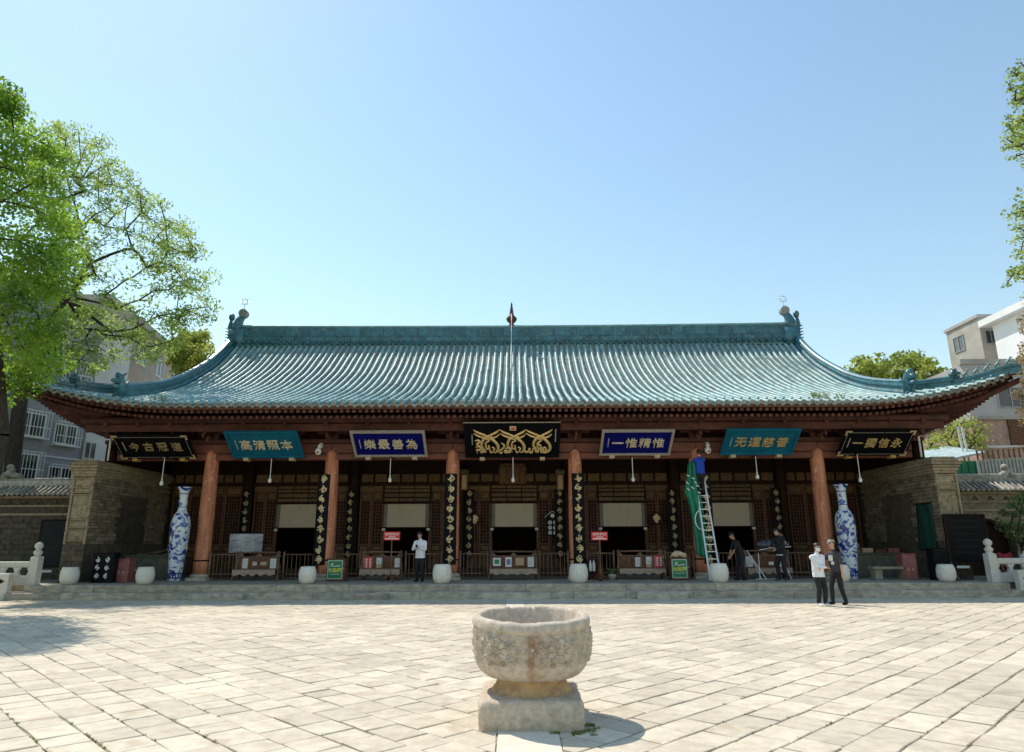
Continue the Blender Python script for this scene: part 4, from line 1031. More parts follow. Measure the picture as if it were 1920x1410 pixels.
# hanging lamps
for xp, yp in ((303,905),(506,900),(731,899),(962,899),(1187,898),(1420,893),(1613,899)):
    D = 25.9 if xp in (303,1613) else 26.4; q = px(xp, yp, D); a = px(xp, 862 if xp not in (303,) else 866, D)
    t = thing('pendant_lamp', 'white pendant bulb on a rod below '+{303:'the black plaque of four dim gilt characters',506:'the teal plaque above the landscape screen',731:'the blue plaque with densely stroked characters',962:'the golden calligraphy plaque',1187:'the blue plaque beginning with one stroke',1420:'the teal plaque beside the ladder',1613:'the black plaque with thin gilt border'}[xp], 'lamp', (q.x,D,q.z), 'pendant bulbs under the beams')
    top = 5.06
    mb = MB(); mb.tube([(q.x,D,q.z+.14),(q.x,D,top)], .014, 6); mb.build('rod', 'white_paint', t)
    mb = MB(); mb.box(q.x-.02,q.x+.02,D-.02,CD-.1,top-.005,top+.035); mb.build('bracket', 'dark_wood', t)
    mb = MB(); mb.lathe([(.03,q.z+.05),(.03,q.z+.15),(.018,q.z+.19)], 12, (q.x,D,0)); mb.build('socket', 'white_mark', t)
    mb = MB(); mb.lathe([(.02,q.z-.11),(.06,q.z-.09),(.068,q.z-.02),(.055,q.z+.05),(.03,q.z+.06)], 14, (q.x,D,0)); mb.build('bulb', 'white_paint', t, True)
# dome security cameras
for xp, yp, lab in ((598,842,'white dome security camera beside the column near the teal plaque with pale characters'),(1327,840,'white dome security camera beside the ladder column')):
    q = px(xp, yp, CD-.35); t = thing('security_camera', lab, 'camera', q, 'white dome security cameras')
    mb = MB(); mb.tube([(q.x+.03,CD-.2,q.z+.16),(q.x+.03,q.y,q.z+.16),(q.x,q.y,q.z+.05)], [.06,.06,.08], 10); mb.cbox(q.x-.03,q.x+.10,CD-.25,CD-.165,q.z+.06,q.z+.26,.01); mb.build('mount', 'white_paint', t, True)
    mb = MB(); mb.ball((q.x-.01,q.y-.03,q.z-.09), (.125,.125,.15), 16, 10); mb.build('dome', 'white_paint', t, True)
    mb = MB(); mb.ball((q.x-.0,q.y-.135,q.z-.14), (.045,.03,.045), 10, 6); mb.build('lens', 'dark_plastic', t, True)
# rustic log settees
def settee(x, w_, label, notes, lean=.0):
    D = CD-.25; t = thing('log_settee', label, 'settee', (x, D, PZ), 'rustic log settees'); h = w_/2; z = PZ
    for sg in (-1,1):
        mb = MB(); mb.tube([(x+sg*(h+.05),D-.28,z),(x+sg*h,D-.12,z+.45),(x+sg*(h-.06),D+.06,z+1.08)], [.045,.042,.038], 8); mb.build('post', 'log_wood', t, True)
        mb = MB(); mb.tube([(x+sg*(h-.02),D+.30,z),(x+sg*(h-.03),D+.10,z+.62)], [.04,.035], 8); mb.build('leg', 'log_wood', t, True)
    mb = MB(); mb.tube([(x-h-.02,D+.05,z+1.02),(x-.2*h,D+.055,z+1.035),(x+h+.02,D+.05,z+1.02)], [.03,.034,.03], 8); mb.build('top_rail', 'log_wood', t, True)
    mb = MB(); mb.tube([(x-h,D,z+.86),(x,D,z+.85),(x+h,D,z+.86)], [.032,.03,.032], 8); mb.build('mid_rail', 'log_wood', t, True)
    for u in (-.5,0,.5):
        mb = MB(); mb.prism([(x+u*w_*.9-.14,z+.885),(x+u*w_*.9+.14,z+.885),(x+u*w_*.9+.04,z+.96),(x+u*w_*.9+.03,z+.985),(x+u*w_*.9-.03,z+.985),(x+u*w_*.9-.04,z+.96)], D+.01, D+.05); mb.build('crest', 'log_wood', t)
    for k in range(4):
        xa = x-h+.05+k*(w_-.1)/4; mb = MB(); mb.cbox(xa+.012,xa+(w_-.1)/4-.012,D-.02,D+.02,z+.42,z+.83,.01); mb.build('back_panel', 'brown_wood', t)
    for k in range(5):
        xa = x-h+.05+k*(w_-.1)/4; mb = MB(); mb.tube([(xa,D-.03,z+.38),(xa,D-.02,z+.86)], .022, 6); mb.build('stile', 'log_wood', t, True)
    poly = [(x-h,z+.40),(x-h,z+.22)]
    for k in range(1,16): poly.append((x-h+w_*k/16, z+.20+.035*math.sin(k*1.9+x)+.02*(k%3==0)))
    poly += [(x+h,z+.22),(x+h,z+.40)]
    mb = MB(); mb.prism(poly[::-1], D-.42, D-.38); mb.build('seat_apron', 'pale_wood', t)
    mb = MB(); mb.cbox(x-h,x+h,D-.42,D+.05,z+.385,z+.425,.012); mb.build('seat', 'log_wood', t)
    for (u, v0, v1, wd, m1, ink) in notes:
        xa = x+u*w_-wd/2; mb = MB(); mb.box(xa,xa+wd,D-.035,D-.027,z+v0,z+v1); o = mb.build('notice', m1, t)
        m2 = MB()
        if ink == 'lines':
            nl = int((v1-v0-.06)/.05)
            for k in range(nl): m2.box(xa+.03,xa+wd-.03-.04*(k%3==2),D-.040,D-.036,z+v1-.06-k*.05,z+v1-.045-k*.05)
            m2.build('print', 'grey_ink', o)
        elif ink == 'cols':
            for cx_ in (.3,.7):
                for k in range(4): m2.box(xa+wd*cx_-.035,xa+wd*cx_+.035,D-.040,D-.036,z+v1-.12-k*.085,z+v1-.06-k*.085)
            for (a,b_,c_,d_) in ((.012,.02,.012,v1-v0-.012),(wd-.02,wd-.012,.012,v1-v0-.012)): m2.box(xa+a,xa+b_,D-.040,D-.036,z+v0+c_,z+v0+d_)
            m2.build('print', 'paper', o)
        elif ink == 'mark':
            m2.tube([(xa+wd*.5+math.cos(a)*.05,D-.037,z+(v0*.35+v1*.65)+math.sin(a)*.05) for a in np.linspace(2.2,5.6,9)], .012, 5); m2.build('print', 'violet_ink', o)
            m3 = MB(); m3.box(xa,xa+wd,D-.040,D-.036,z+v0,z+v0+(v1-v0)*.38); m3.build('print', 'paper_tan', o)
        elif ink:
            m2.box(xa+wd*.2,xa+wd*.8,D-.040,D-.036,z+v0+(v1-v0)*.25,z+v0+(v1-v0)*.8); m2.build('print', ink, o)
    return t
qx = lambda xp: px(xp, 1060, CD-.25).x
A4 = (.46,.80); 
settee(qx(484), 1.62, 'rustic log settee in front of the landscape screen', [(-.30,.44,.80,.23,'paper','lines'),(-.08,.55,.68,.15,'paper','paper_tan'),(.13,.55,.68,.24,'paper_tan',None),(.36,.44,.80,.23,'paper','lines')])
settee(qx(716), 1.52, 'log settee with red notice behind the red sign on thin pole', [(-.34,.42,.84,.36,'red_sign','cols'),(-.06,.44,.82,.23,'paper','mark'),(.40,.46,.80,.22,'paper','lines')])
settee(qx(963), 1.78, 'weathered log settee with four pasted papers below central doorway', [(-.36,.50,.80,.30,'paper','green_ink'),(-.11,.46,.82,.24,'paper','violet_ink'),(.13,.52,.80,.32,'paper_tan',None),(.37,.46,.82,.24,'paper','lines')])
settee(qx(1201), 1.74, 'log settee with red notice at the end beside the green box under the cat', [(-.05,.46,.80,.23,'paper','lines'),(.19,.40,.82,.23,'paper','mark'),(.41,.40,.86,.36,'red_sign','cols')])
settee(qx(1436), 1.66, 'log settee behind the folded white metal frame', [(-.38,.44,.82,.26,'paper','lines'),(.12,.50,.62,.18,'paper',None),(.36,.42,.82,.20,'paper','lines')])
# bamboo picket fences between the settees and the columns
def fence(xa, xb, label):
    D = CD-.06; t = thing('picket_fence', label, 'fence', ((xa+xb)/2, D, PZ), 'low picket fences between the columns')
    for z in (.22,.95):
        mb = MB(); mb.tube([(xa,D,PZ+z),((xa+xb)/2,D,PZ+z+random.uniform(-.01,.01)),(xb,D,PZ+z)], .024, 7); mb.build('rail', 'log_wood', t, True)
    for x in (xa+.02, xb-.02):
        mb = MB(); mb.tube([(x,D-.03,PZ),(x,D-.03,PZ+1.06)], [.045,.04], 8); mb.build('post', 'log_wood', t, True)
    n_ = max(3, int((xb-xa)/.15))
    for k in range(1,n_):
        x = xa+(xb-xa)*k/n_+random.uniform(-.012,.012); mb = MB(); mb.tube([(x,D+.01,PZ+.10),(x+random.uniform(-.01,.01),D+.012,PZ+.97)], .014, 6); mb.build('picket', 'log_wood' if k % 4 else 'brown_wood', t)
    mb = MB(); mb.box(xa+.03,xb-.03,D+.02,D+.05,PZ+.09,PZ+.42); mb.build('skirt_board', 'dark_wood', t)
names = ['beside the leaning landscape screen','between the landscape settee and the green box','beside the green box and the red sign on thin pole','behind the person holding a phone','between the carved lantern bay column and central settee','between the central settee and the black badge board','behind the red sign with turned wooden base','behind the green box with the cat','behind the worker bending forward','behind the worker holding a white rod']
ends = []
for (a, c), sx_, hw in zip(zip(CXS, CXS[1:]), (484,716,963,1201,1436), (.9,.86,.98,.97,.92)):
    cx = qx(sx_); ends += [(a+.34, cx-hw), (cx+hw, c-.34)]
for (a, c), nm in zip(ends, names):
    if c-a > .35:
        fence(a, c, 'dark picket fence panel '+nm)
# donation boxes
def gbox(xp, label):
    q = pp(xp, 1089); x = q.x; y = 25.9; t = thing('donation_box', label, 'box', (x,y,PZ), 'green fronted donation boxes'); z = PZ
    mb = MB(); mb.cbox(x-.30,x+.36,y-.22,y+.22,z+.04,z+.78,.012); mb.cbox(x-.33,x+.39,y-.25,y+.25,z-.002,z+.05,.01); mb.cbox(x-.33,x+.39,y-.25,y+.25,z+.775,z+.815,.01); mb.build('cabinet', 'brown_wood', t)
    mb = MB(); mb.box(x-.275,x+.285,y-.232,y-.222,z+.08,z+.755); mb.build('border', 'mint_trim', t)
    mb = MB(); mb.cbox(x-.235,x+.245,y-.24,y-.233,z+.12,z+.715,.003); o = mb.build('green_panel', 'green_sign', t)
    Mx = lambda u, v: Matrix.Translation((x+.005+u, y-.2415, z+v)) @ Matrix.Rotation(math.pi/2, 4, 'X')
    put_text('lettering', '乜贴箱', .165, 'yellow_ink', o, Mx(0,.40), .002, .003)
    mb = MB(); strokes(mb, Mx(0,.555), [([(.19,-.02),(.15,.015),(.12,-.02),(.09,.01),(.05,-.02),(-.02,-.018),(-.08,-.022)], [.008,.014,.012,.014,.012,.013,.012]),([(-.08,-.02),(-.12,.05),(-.15,.0),(-.19,-.03)], [.012,.016,.014,.005]),([(-.10,.06),(-.07,.09),(-.17,.06)], [.006,.012,.006])], depth=.1); mb.build('script', 'paper', o)
    mb = MB()
    for k in range(13): mb.box(x-.165+k*.027,x-.145+k*.027,y-.243,y-.2405,z+.235,z+.275)
    mb.build('small_print', 'mint_trim', o)
    mb = MB(); mb.ball((x+.32,y-.235,z+.46), .018, 8, 5); mb.build('knob', 'steel', t, True)
gbox(633, 'green fronted donation box on the open platform with nothing on top')
gbox(1279, 'green fronted donation box with the pale orange cat on top')
# red signs on stands
def rsign(xp, label, turned):
    q = px(xp, 1005, 25.6); x, y, zc = q.x, 25.6, q.z; t = thing('red_sign', label, 'sign', (x,y,PZ), 'red signs on stands')
    mb = MB(); mb.cbox(x-.30,x+.30,y-.02,y+.02,zc-.155,zc+.155,.006); o = mb.build('plate', 'red_sign', t)
    Mx = lambda v: Matrix.Translation((x,y-.0205,zc+v)) @ Matrix.Rotation(math.pi/2,4,'X')
    put_text('lettering', '礼拜大殿 游客止步', .068, 'white_paint', o, Mx(.065) @ Matrix.Diagonal((.92,1.5,1,1)), .002, .001)
    mb = MB(); mb.box(x-.12,x+.13,y-.024,y-.0215,zc-.045,zc-.022); mb.box(x-.25,x+.25,y-.024,y-.0215,zc-.115,zc-.08); mb.build('small_print', 'white_paint', o)
    mb = MB(); mb.tube([(x,y+.01,PZ+.15),(x,y+.01,zc-.15)], .02, 8); mb.build('pole', 'log_wood', t, True)
    if turned:
        mb = MB(); mb.lathe([(.12,PZ-.001),(.13,PZ+.04),(.07,PZ+.10),(.10,PZ+.2),(.06,PZ+.28),(.085,PZ+.36),(.04,PZ+.46),(.055,PZ+.52),(.025,PZ+.6)], 14, (x,y+.01,0)); mb.build('turned_base', 'brown_wood', t, True)
    for k in range(3 if turned else 4):
        a = 6.283*k/(3 if turned else 4)+.5; mb = MB(); mb.tube([(x+math.cos(a)*.04,y+math.sin(a)*.04,PZ+.20),(x+math.cos(a)*.16,y+math.sin(a)*.16,PZ+.14),(x+math.cos(a)*.30,y+math.sin(a)*.30,PZ+.03)], [.05,.05,.035], 7); mb.build('foot', 'brown_wood', t, True)
rsign(735, 'red sign with white lettering on thin pole beside the person holding a phone', False)
rsign(1124, 'red sign with white lettering on a turned wooden base', True)
# landscape screen leaning behind the settee
a = px(428,1036,CD+.45); c = px(498,1000,CD+.60)
t = thing('display_screen', 'wide screen panel showing a grey blue landscape behind a log settee', 'screen', ((a.x+c.x)/2, CD+.5, PZ))
zt_, zb_ = c.z+.0, a.z-.03
mb = MB(); mb.cbox(a.x,c.x,CD+.42,CD+.47,zb_,zt_,.01); mb.build('panel', 'dark_plastic', t)
mb = MB(); mb.box(a.x+.02,c.x-.02,CD+.412,CD+.4185,zb_+.02,zt_-.02); o = mb.build('picture', 'screen_print', t)
mb = MB(); W_ = c.x-a.x
mb.prism([(a.x+.05,zb_+.05),(a.x+.9*W_/1.4,zb_+.12),(c.x-.05,zb_+.05)][::-1], CD+.406, CD+.411); mb.prism([(a.x+.05,zb_+.10),(a.x+.55*W_,zb_+.30),(a.x+.72*W_,zb_+.52),(a.x+.8*W_,zb_+.2)][::-1], CD+.400, CD+.405)
mb.build('hills', 'grey_plastic', o)
for xx in (a.x+.2, c.x-.2):
    mb = MB(); mb.tube([(xx,CD+.5,PZ),(xx,CD+.5,zt_-.2)], .02, 6); mb.build('stand', 'dark_plastic', t)
# carved gilt lantern boards and badge board on door wall
def disc_board(xp, yp, label, r_):
    q = px(xp, yp, WD-.35); t = thing('gilt_medallion', label, 'medallion', (q.x, WD-.35, PZ))
    mb = MB(); mb.tube([(q.x,WD-.33,PZ),(q.x,WD-.33,q.z)], .03, 8); mb.build('post', 'brown_wood', t)
    mb = MB(); mb.tube([(q.x,WD-.36,q.z),(q.x,WD-.31,q.z)], r_*1.15, 20); mb.build('disc', 'dark_wood', t)
    mb = MB(); Mg = Matrix.Translation((q.x,WD-.362,q.z)) @ Matrix.Rotation(math.pi/2,4,'X'); strokes(mb, Mg, glyph(xp, r_*1.7)+glyph(xp+1, r_*1.3), depth=.5); mb.build('gilt_ornament', 'gold_dull', t, True)
    mb = MB(); mb.box(q.x-.14,q.x+.14,WD-.47,WD-.19,PZ-.002,PZ+.08); mb.build('foot', 'brown_wood', t)
disc_board(890, 974, 'oval carved gilt medallion on a post beside the central doorway', .24)
disc_board(1232, 972, 'round gilt medallion on a post beside the couplet board above the cat', .24)
q = px(1036, 985, WD-.3); t = thing('badge_board', 'black board with rows of round white badges beside the central doorway', 'board', (q.x, WD-.3, PZ))
mb = MB(); mb.prism([(q.x-.24,q.z-.45),(q.x+.24,q.z-.45),(q.x+.24,q.z+.30),(q.x+.36,q.z+.33),(q.x+.08,q.z+.62),(q.x-.08,q.z+.62),(q.x-.36,q.z+.33),(q.x-.24,q.z+.30)], WD-.33, WD-.29); mb.build('panel', 'black_board', t)
mb = MB(); mb.tube([(q.x-.36,WD-.34,q.z+.33),(q.x-.05,WD-.34,q.z+.6),(q.x+.05,WD-.34,q.z+.6),(q.x+.36,WD-.34,q.z+.33)], .014, 5); mb.build('roof_line', 'white_mark', t)
for i in range(3):
    for j in (-1,1):
        mb = MB(); mb.tube([(q.x+j*.115,WD-.345,q.z+.12-.22*i),(q.x+j*.115,WD-.331,q.z+.12-.22*i)], .088, 14); o = mb.build('badge', 'white_mark', t)
        mb = MB(); mb.tube([(q.x+j*.115,WD-.349,q.z+.12-.22*i),(q.x+j*.115,WD-.346,q.z+.12-.22*i)], .05, 10); mb.build('badge_centre', 'grey_ink', o)
mb = MB(); mb.tube([(q.x,WD-.345,q.z+.42),(q.x,WD-.331,q.z+.42)], .09, 14); mb.build('badge', 'white_mark', t)
for j in (-1,1):
    mb = MB(); mb.box(q.x+j*.17-.03,q.x+j*.17+.03,WD-.285,WD-.24,PZ,q.z+.2); mb.build('leg', 'brown_wood', t)
# hanging lantern boxes beside the central inner columns and carved bracket over the door
for xp, lab in ((871,'pale painted lantern box hung by the inner column near the oval medallion'),(1050,'pale painted lantern box hung by the inner column near the badge board')):
    q = px(xp, 902, WD-.7); t = thing('lantern_box', lab, 'lantern', q)
    mb = MB(); mb.cbox(q.x-.15,q.x+.15,q.y-.15,q.y+.15,q.z-.42,q.z+.30,.015); mb.build('body', 'carved_wood', t)
    mb = MB(); mb.cbox(q.x-.2,q.x+.2,q.y-.2,q.y+.2,q.z+.30,q.z+.5,.02); mb.build('cap', 'carved_wood', t)
    for s_ in (-1,1):
        mb = MB(); mb.box(q.x-.10,q.x+.10,q.y-.158,q.y-.151,q.z-.36,q.z+.24); mb.build('pane', 'paper_tan', t) if s_ < 0 else None
    mb = MB(); mb.tube([(q.x,q.y,q.z+.5),(q.x,q.y,5.2),(q.x,WD-.2,5.2)], .012, 5); mb.build('hanger', 'dark_wood', t)
q = px(961, 885, WD-.3); t = thing('carved_shrine', 'dark carved wooden crest standing above the central door lintel', 'carving', (q.x,WD-.2,4.4))
mb = MB(); mb.prism([(q.x-.62,4.42),(q.x+.62,4.42),(q.x+.56,4.75),(q.x+.66,5.05),(q.x+.56,5.35),(q.x-.56,5.35),(q.x-.66,5.05),(q.x-.56,4.75)][::-1], WD-.16, WD-.06); mb.build('board', 'brown_wood', t)
for u in (-.45,-.15,.15,.45):
    mb = MB(); mb.cbox(q.x+u-.12,q.x+u+.12,WD-.20,WD-.155,4.5,5.2,.02); mb.build('carved_panel', 'carved_wood', t)
# ladder, banner
LB = [px(1336,1088,25.75), px(1351,1088,25.75)]
lt = Vector((px(1304,905,26.55).x, 26.55, 4.75)); 
la = Vector((px(1342,1088,25.6).x, 25.6, PZ)); 
lt = Vector((px(1313,905,26.50).x, 26.50, px(1313,905,26.50).z))
lt2 = la + (lt-la)*1.06
t = thing('ladder', 'aluminium ladder leaning on the red column under the worker in blue', 'ladder', la)
hw = .20
for sg in (-1,1):
    mb = MB(); mb.bar(la+Vector((sg*hw,0,0)), lt2+Vector((sg*(hw-.03),0,0)), .06, .035); mb.build('rail', 'steel', t)
for k in range(14):
    f = .06+.92*k/13.5; q = la+(lt2-la)*f; mb = MB(); mb.bar(q-Vector((hw-.01,0,0)), q+Vector((hw-.01,0,0)), .035, .03); mb.build('rung', 'steel', t)
Lp = [(1290,868),(1287,900),(1284,922),(1293,950),(1299,985),(1304,1015),(1307,1040)]; Rp = [(1303,866),(1308,890),(1312,920),(1318,950),(1323,985),(1327,1015),(1330,1050)]
mb = MB(); P = []
for k in range(25):
    f = k/24*6; i = min(5,int(f)); f -= i; l_ = Vector(Lp[i]).lerp(Vector(Lp[i+1]), f); r_ = Vector(Rp[i]).lerp(Vector(Rp[i+1]), f)
    P.append([tuple(px(l_.x+(r_.x-l_.x)*j/10, l_.y+(r_.y-l_.y)*j/10, 26.30+.09*math.sin(j*1.5+k*.12)+.02*math.sin(k*.7+j))) for j in range(11)])
mb.grid(P); q = px(1300,870,26.4); bn = thing('green_banner', 'green cloth banner with white crest being hung on the red column by the ladder', 'banner', q)
o = mb.build('cloth', 'banner', bn, True); o.modifiers.new('thick','SOLIDIFY').thickness = .012
mb = MB(); c_ = px(1315, 975, 26.2); mb.tube([c_+Vector((math.cos(a)*.24,-.02,math.sin(a)*.36)) for a in np.linspace(1.7,4.9,14)], .022, 5); mb.build('crest', 'white_paint', bn)
mb = MB()
for k, (xx,yy) in enumerate(((1291,893),(1289,906),(1300,898),(1304,905),(1308,912),(1291,918),(1311,925),(1299,915))):
    c_ = px(xx,yy,26.2); mb.tube([c_+Vector((-.05,0,.06)),c_,c_+Vector((.05,0,-.05*(k%2)+.02))], .022, 5)
mb.build('lettering', 'white_paint', bn)
# white folded rods
t = thing('metal_frame', 'pile of thin white metal rods crossing in front of a log settee', 'frame', pp(1432,1087))
for (a_, b_, dy) in (((1444,1088),(1400,1032),0),((1433,1088),(1422,1037),.1),((1431,1087),(1411,1050),.2),((1470,1085),(1457,1030),.05)):
    A_ = Vector((pp(*a_).x, 25.9+dy, PZ+.012)); z = px(b_[0],b_[1],26.2+dy); mb = MB(); mb.tube([A_, z], .017, 6); mb.build('rod', 'white_paint', t)
mb = MB(); mb.tube([px(1424,1031,26.05), px(1452,1027,26.02), px(1483,1025,26.0)], .017, 6); mb.build('rod', 'white_paint', t)
mb = MB(); mb.tube([(pp(1424,1088).x,25.95,PZ+.02),(pp(1446,1084).x,26.3,PZ+.02)], .015, 6); mb.build('rod', 'white_paint', t)
mb = MB(); a_ = px(1452,1013,26.0); mb.tube([a_, px(1454,1027,26.0)], .017, 6); mb.build('rod', 'white_paint', t)
# wrapped bundle on the settee rail / fence
q = px(1448,1022,26.95); t = thing('wrapped_bundle', 'crumpled plastic wrapped bundle lying on the settee rail behind the rods', 'bundle', q)
mb = MB(); P = []
for i in range(13):
    P.append([(q.x-.62+1.24*i/12, q.y+.02+.22*math.cos(a)*(.5+.5*math.sin(math.pi*(i+.5)/13)), q.z+.02+(.17+.09*noise.noise((i*.7,a,1)))*math.sin(a)*(.45+.55*math.sin(math.pi*(i+.5)/13))) for a in np.linspace(0,2*math.pi,17)])
mb.grid(P); o = mb.build('wrapping', 'plastic_wrap', t, True)
mb = MB(); mb.box(q.x-.5,q.x+.5,q.y+.1,q.y+.5,q.z-.18,q.z-.14); mb.box(q.x-.45,q.x-.40,q.y+.28,q.y+.33,PZ,q.z-.18); mb.box(q.x+.40,q.x+.45,q.y+.28,q.y+.33,PZ,q.z-.18); mb.build('shelf', 'dark_wood', t)
# fire extinguisher box, stools near the red sign
q = px(1110,1066,26.5); t = thing('extinguisher_box', 'dark red box with two pale cylinders beside the red sign with turned base', 'box', (q.x,26.5,PZ))
mb = MB(); mb.cbox(q.x-.22,q.x+.22,26.42,26.7,PZ,PZ+.75,.01); mb.build('case', 'red_board', t)
for u in (-.07,.06):
    mb = MB(); mb.lathe([(.05,PZ+.3),(.055,PZ+.35),(.055,PZ+.58),(.03,PZ+.66),(.015,PZ+.72)], 12, (q.x+u,26.38,0)); mb.build('cylinder', 'white_mark', t, True)
mb = MB(); mb.box(q.x-.18,q.x+.18,26.36,26.42,PZ+.27,PZ+.295); mb.build('shelf', 'dark_wood', t)
q = pp(1146,1086); t = thing('flower_pot', 'small grey pot with a dry plant behind the red sign with turned base', 'pot', (q.x,26.35,PZ))
mb = MB(); mb.lathe([(.10,PZ-.002),(.14,PZ+.12),(.16,PZ+.2),(.13,PZ+.2)], 14, (q.x,26.35,0)); mb.build('pot', 'step_stone', t, True)
mb = MB()
for k in range(26):
    a = random.random()*6.28; l = random.uniform(.1,.25); mb.tube([(q.x,26.35,PZ+.18),(q.x+math.cos(a)*l*.4,26.35+math.sin(a)*l*.4,PZ+.2+l*.6),(q.x+math.cos(a)*l,26.35+math.sin(a)*l,PZ+.2+l)], [.012,.02,.004], 4)
mb.build('plant', 'leaf_bush', t)
# ------------------------------------------------------------------ furniture at the two end bays
def cabinet(x, y, w_, d_, h_, label, marks):
    t = thing('black_cabinet', label, 'cabinet', (x,y,PZ))
    mb = MB(); mb.cbox(x-w_/2,x+w_/2,y-d_/2,y+d_/2,PZ-.001,PZ+h_,.012); mb.build('body', 'dark_plastic', t)
    mb = MB(); mb.cbox(x-w_/2-.02,x+w_/2+.02,y-d_/2-.02,y+d_/2+.02,PZ+h_,PZ+h_+.03,.008); mb.build('top', 'black_board', t)
    for sg in (-1,1):
        mb = MB(); mb.cbox(x+sg*w_*.245-w_*.225,x+sg*w_*.245+w_*.225,y-d_/2-.014,y-d_/2-.001,PZ+.06,PZ+h_-.05,.006); o = mb.build('door', 'black_board', t)
        if marks:
            for k in range(3):
                m2 = MB(); strokes(m2, Matrix.Translation((x+sg*w_*.23,y-d_/2-.0145,PZ+h_*.80-k*h_*.28)) @ Matrix.Rotation(math.pi/2,4,'X'), glyph(500+k+sg*7,.20), depth=.1); m2.build('lettering', 'white_mark', o)
cabinet(px(194,1060,25.2).x, 25.35, .76, .4, 1.02, 'black two door cabinet with white lettering against the mossy end wall', True)
cabinet(px(1757,1055,25.6).x, 25.35, .72, .45, 1.08, 'plain black cabinet at the foot of the end wall under the dark green cloth', False)
def redbox(x, y, label, h_=.80):
    t = thing('red_box', label, 'box', (x,y,PZ))
    mb = MB(); mb.cbox(x-.25,x+.25,y-.22,y+.22,PZ-.001,PZ+h_,.02); mb.build('body', 'red_box', t)
    mb = MB(); mb.cbox(x-.27,x+.27,y-.24,y+.24,PZ+h_,PZ+h_+.04,.01); mb.build('lid', 'red_box', t)
    mb = MB(); mb.box(x-.2,x+.2,y-.228,y-.221,PZ+.12,PZ+h_-.1); o = mb.build('front_panel', 'red_box', t)
    m2 = MB()
    for u in (-.09,.09):
        m2.box(x+u-.04,x+u+.04,y-.232,y-.2285,PZ+.32,PZ+.40)
    m2.build('lettering', 'paper_tan', o)
redbox(px(226,1065,25.4).x, 25.7, 'faded red box beside the black lettered cabinet')
redbox(px(1703,1060,25.8).x, 25.9, 'pinkish red box between the stone bench and plain black cabinet', .88)
for sx, xa, xb, lab in ((-1,-15.55,-13.35,'long green grey stone counter along the end wall behind the faded red box'),(1,13.2,15.5,'long green grey stone counter behind the low stone bench')):
    t = thing('stone_counter', lab, 'counter', ((xa+xb)/2, 28.0, PZ))
    mb = MB(); mb.cbox(xa,xb,27.75,28.35,PZ,PZ+.86,.02); mb.build('block', 'green_slab', t)
    mb = MB(); mb.cbox(xa-.04,xb+.04,27.70,28.4,PZ+.862,PZ+.93,.015); mb.build('top_slab', 'green_slab', t)
    for k in range(4):
        x = xa+.2+k*.52; m2 = MB()
        if sx > 0: m2.cbox(x,x+.42,27.8,28.1,PZ+.935,PZ+1.05+.06*(k%2),.01); tag(m2.build('book_stack', ['red_box','paper_tan','brown_wood','red_box'][k], None, org=(x+.2,28,PZ+.93)), ['flat dusty red parcel lying on the stone counter by the bench','tan paper parcel lying on the counter behind the vase','dark brown parcel lying on the stone counter','larger red parcel at the counter end by the green cloth'][k], 'parcel')
    if sx < 0:
        m2 = MB()
        for k in range(5):
            x = xa+.3+k*.36; m2 = MB(); m2.bar((x,28.0,PZ+.96),(x+.55,28.2,PZ+1.0+.10*((k*7)%3)), .22, .05); tag(m2.build('loose_slab', 'wall_core', None, org=(x,28,PZ+.93)), 'thin dusty slab lying on the long counter by the end wall', 'slab', 'slabs heaped on the counter')
def bench(x, y, w_, label):
    t = thing('stone_bench', label, 'bench', (x,y,PZ))
    mb = MB(); mb.cbox(x-w_/2,x+w_/2,y-.22,y+.22,PZ+.36,PZ+.46,.02); mb.build('seat', 'stone_bench', t)
    for sg in (-1,1):
        mb = MB(); mb.cbox(x+sg*w_*.36-.13,x+sg*w_*.36+.13,y-.17,y+.17,PZ-.002,PZ+.36,.02); mb.build('leg', 'stone_bench', t)
bench(px(250,1080,26.2).x, 26.1, 1.25, 'low stone bench beside the faded red box')
bench(px(1667,1075,26.0).x, 25.9, 1.42, 'low stone bench beside the pinkish red box and vase')
# dark green cloth hung on the inner face of the end wall
t = thing('green_cloth', 'dark green cloth hung over the end wall above the plain black cabinet', 'cloth', (15.75,26.6,2.2))
mb = MB(); P = []
for i in range(13):
    P.append([(15.83-.03*math.sin(j*1.4+i*.2)-.05*(i/12), 26.0+1.05*j/8+.10*(i/12)*(j-4)/8, 3.22-1.75*i/12) for j in range(9)])
mb.grid(P); o = mb.build('drape', 'banner_dark', t, True); o.modifiers.new('thick','SOLIDIFY').thickness = .012
mb = MB(); mb.tube([(15.82,25.98,3.22),(15.82,27.08,3.22)], .02, 6); mb.build('rail', 'dark_wood', t)

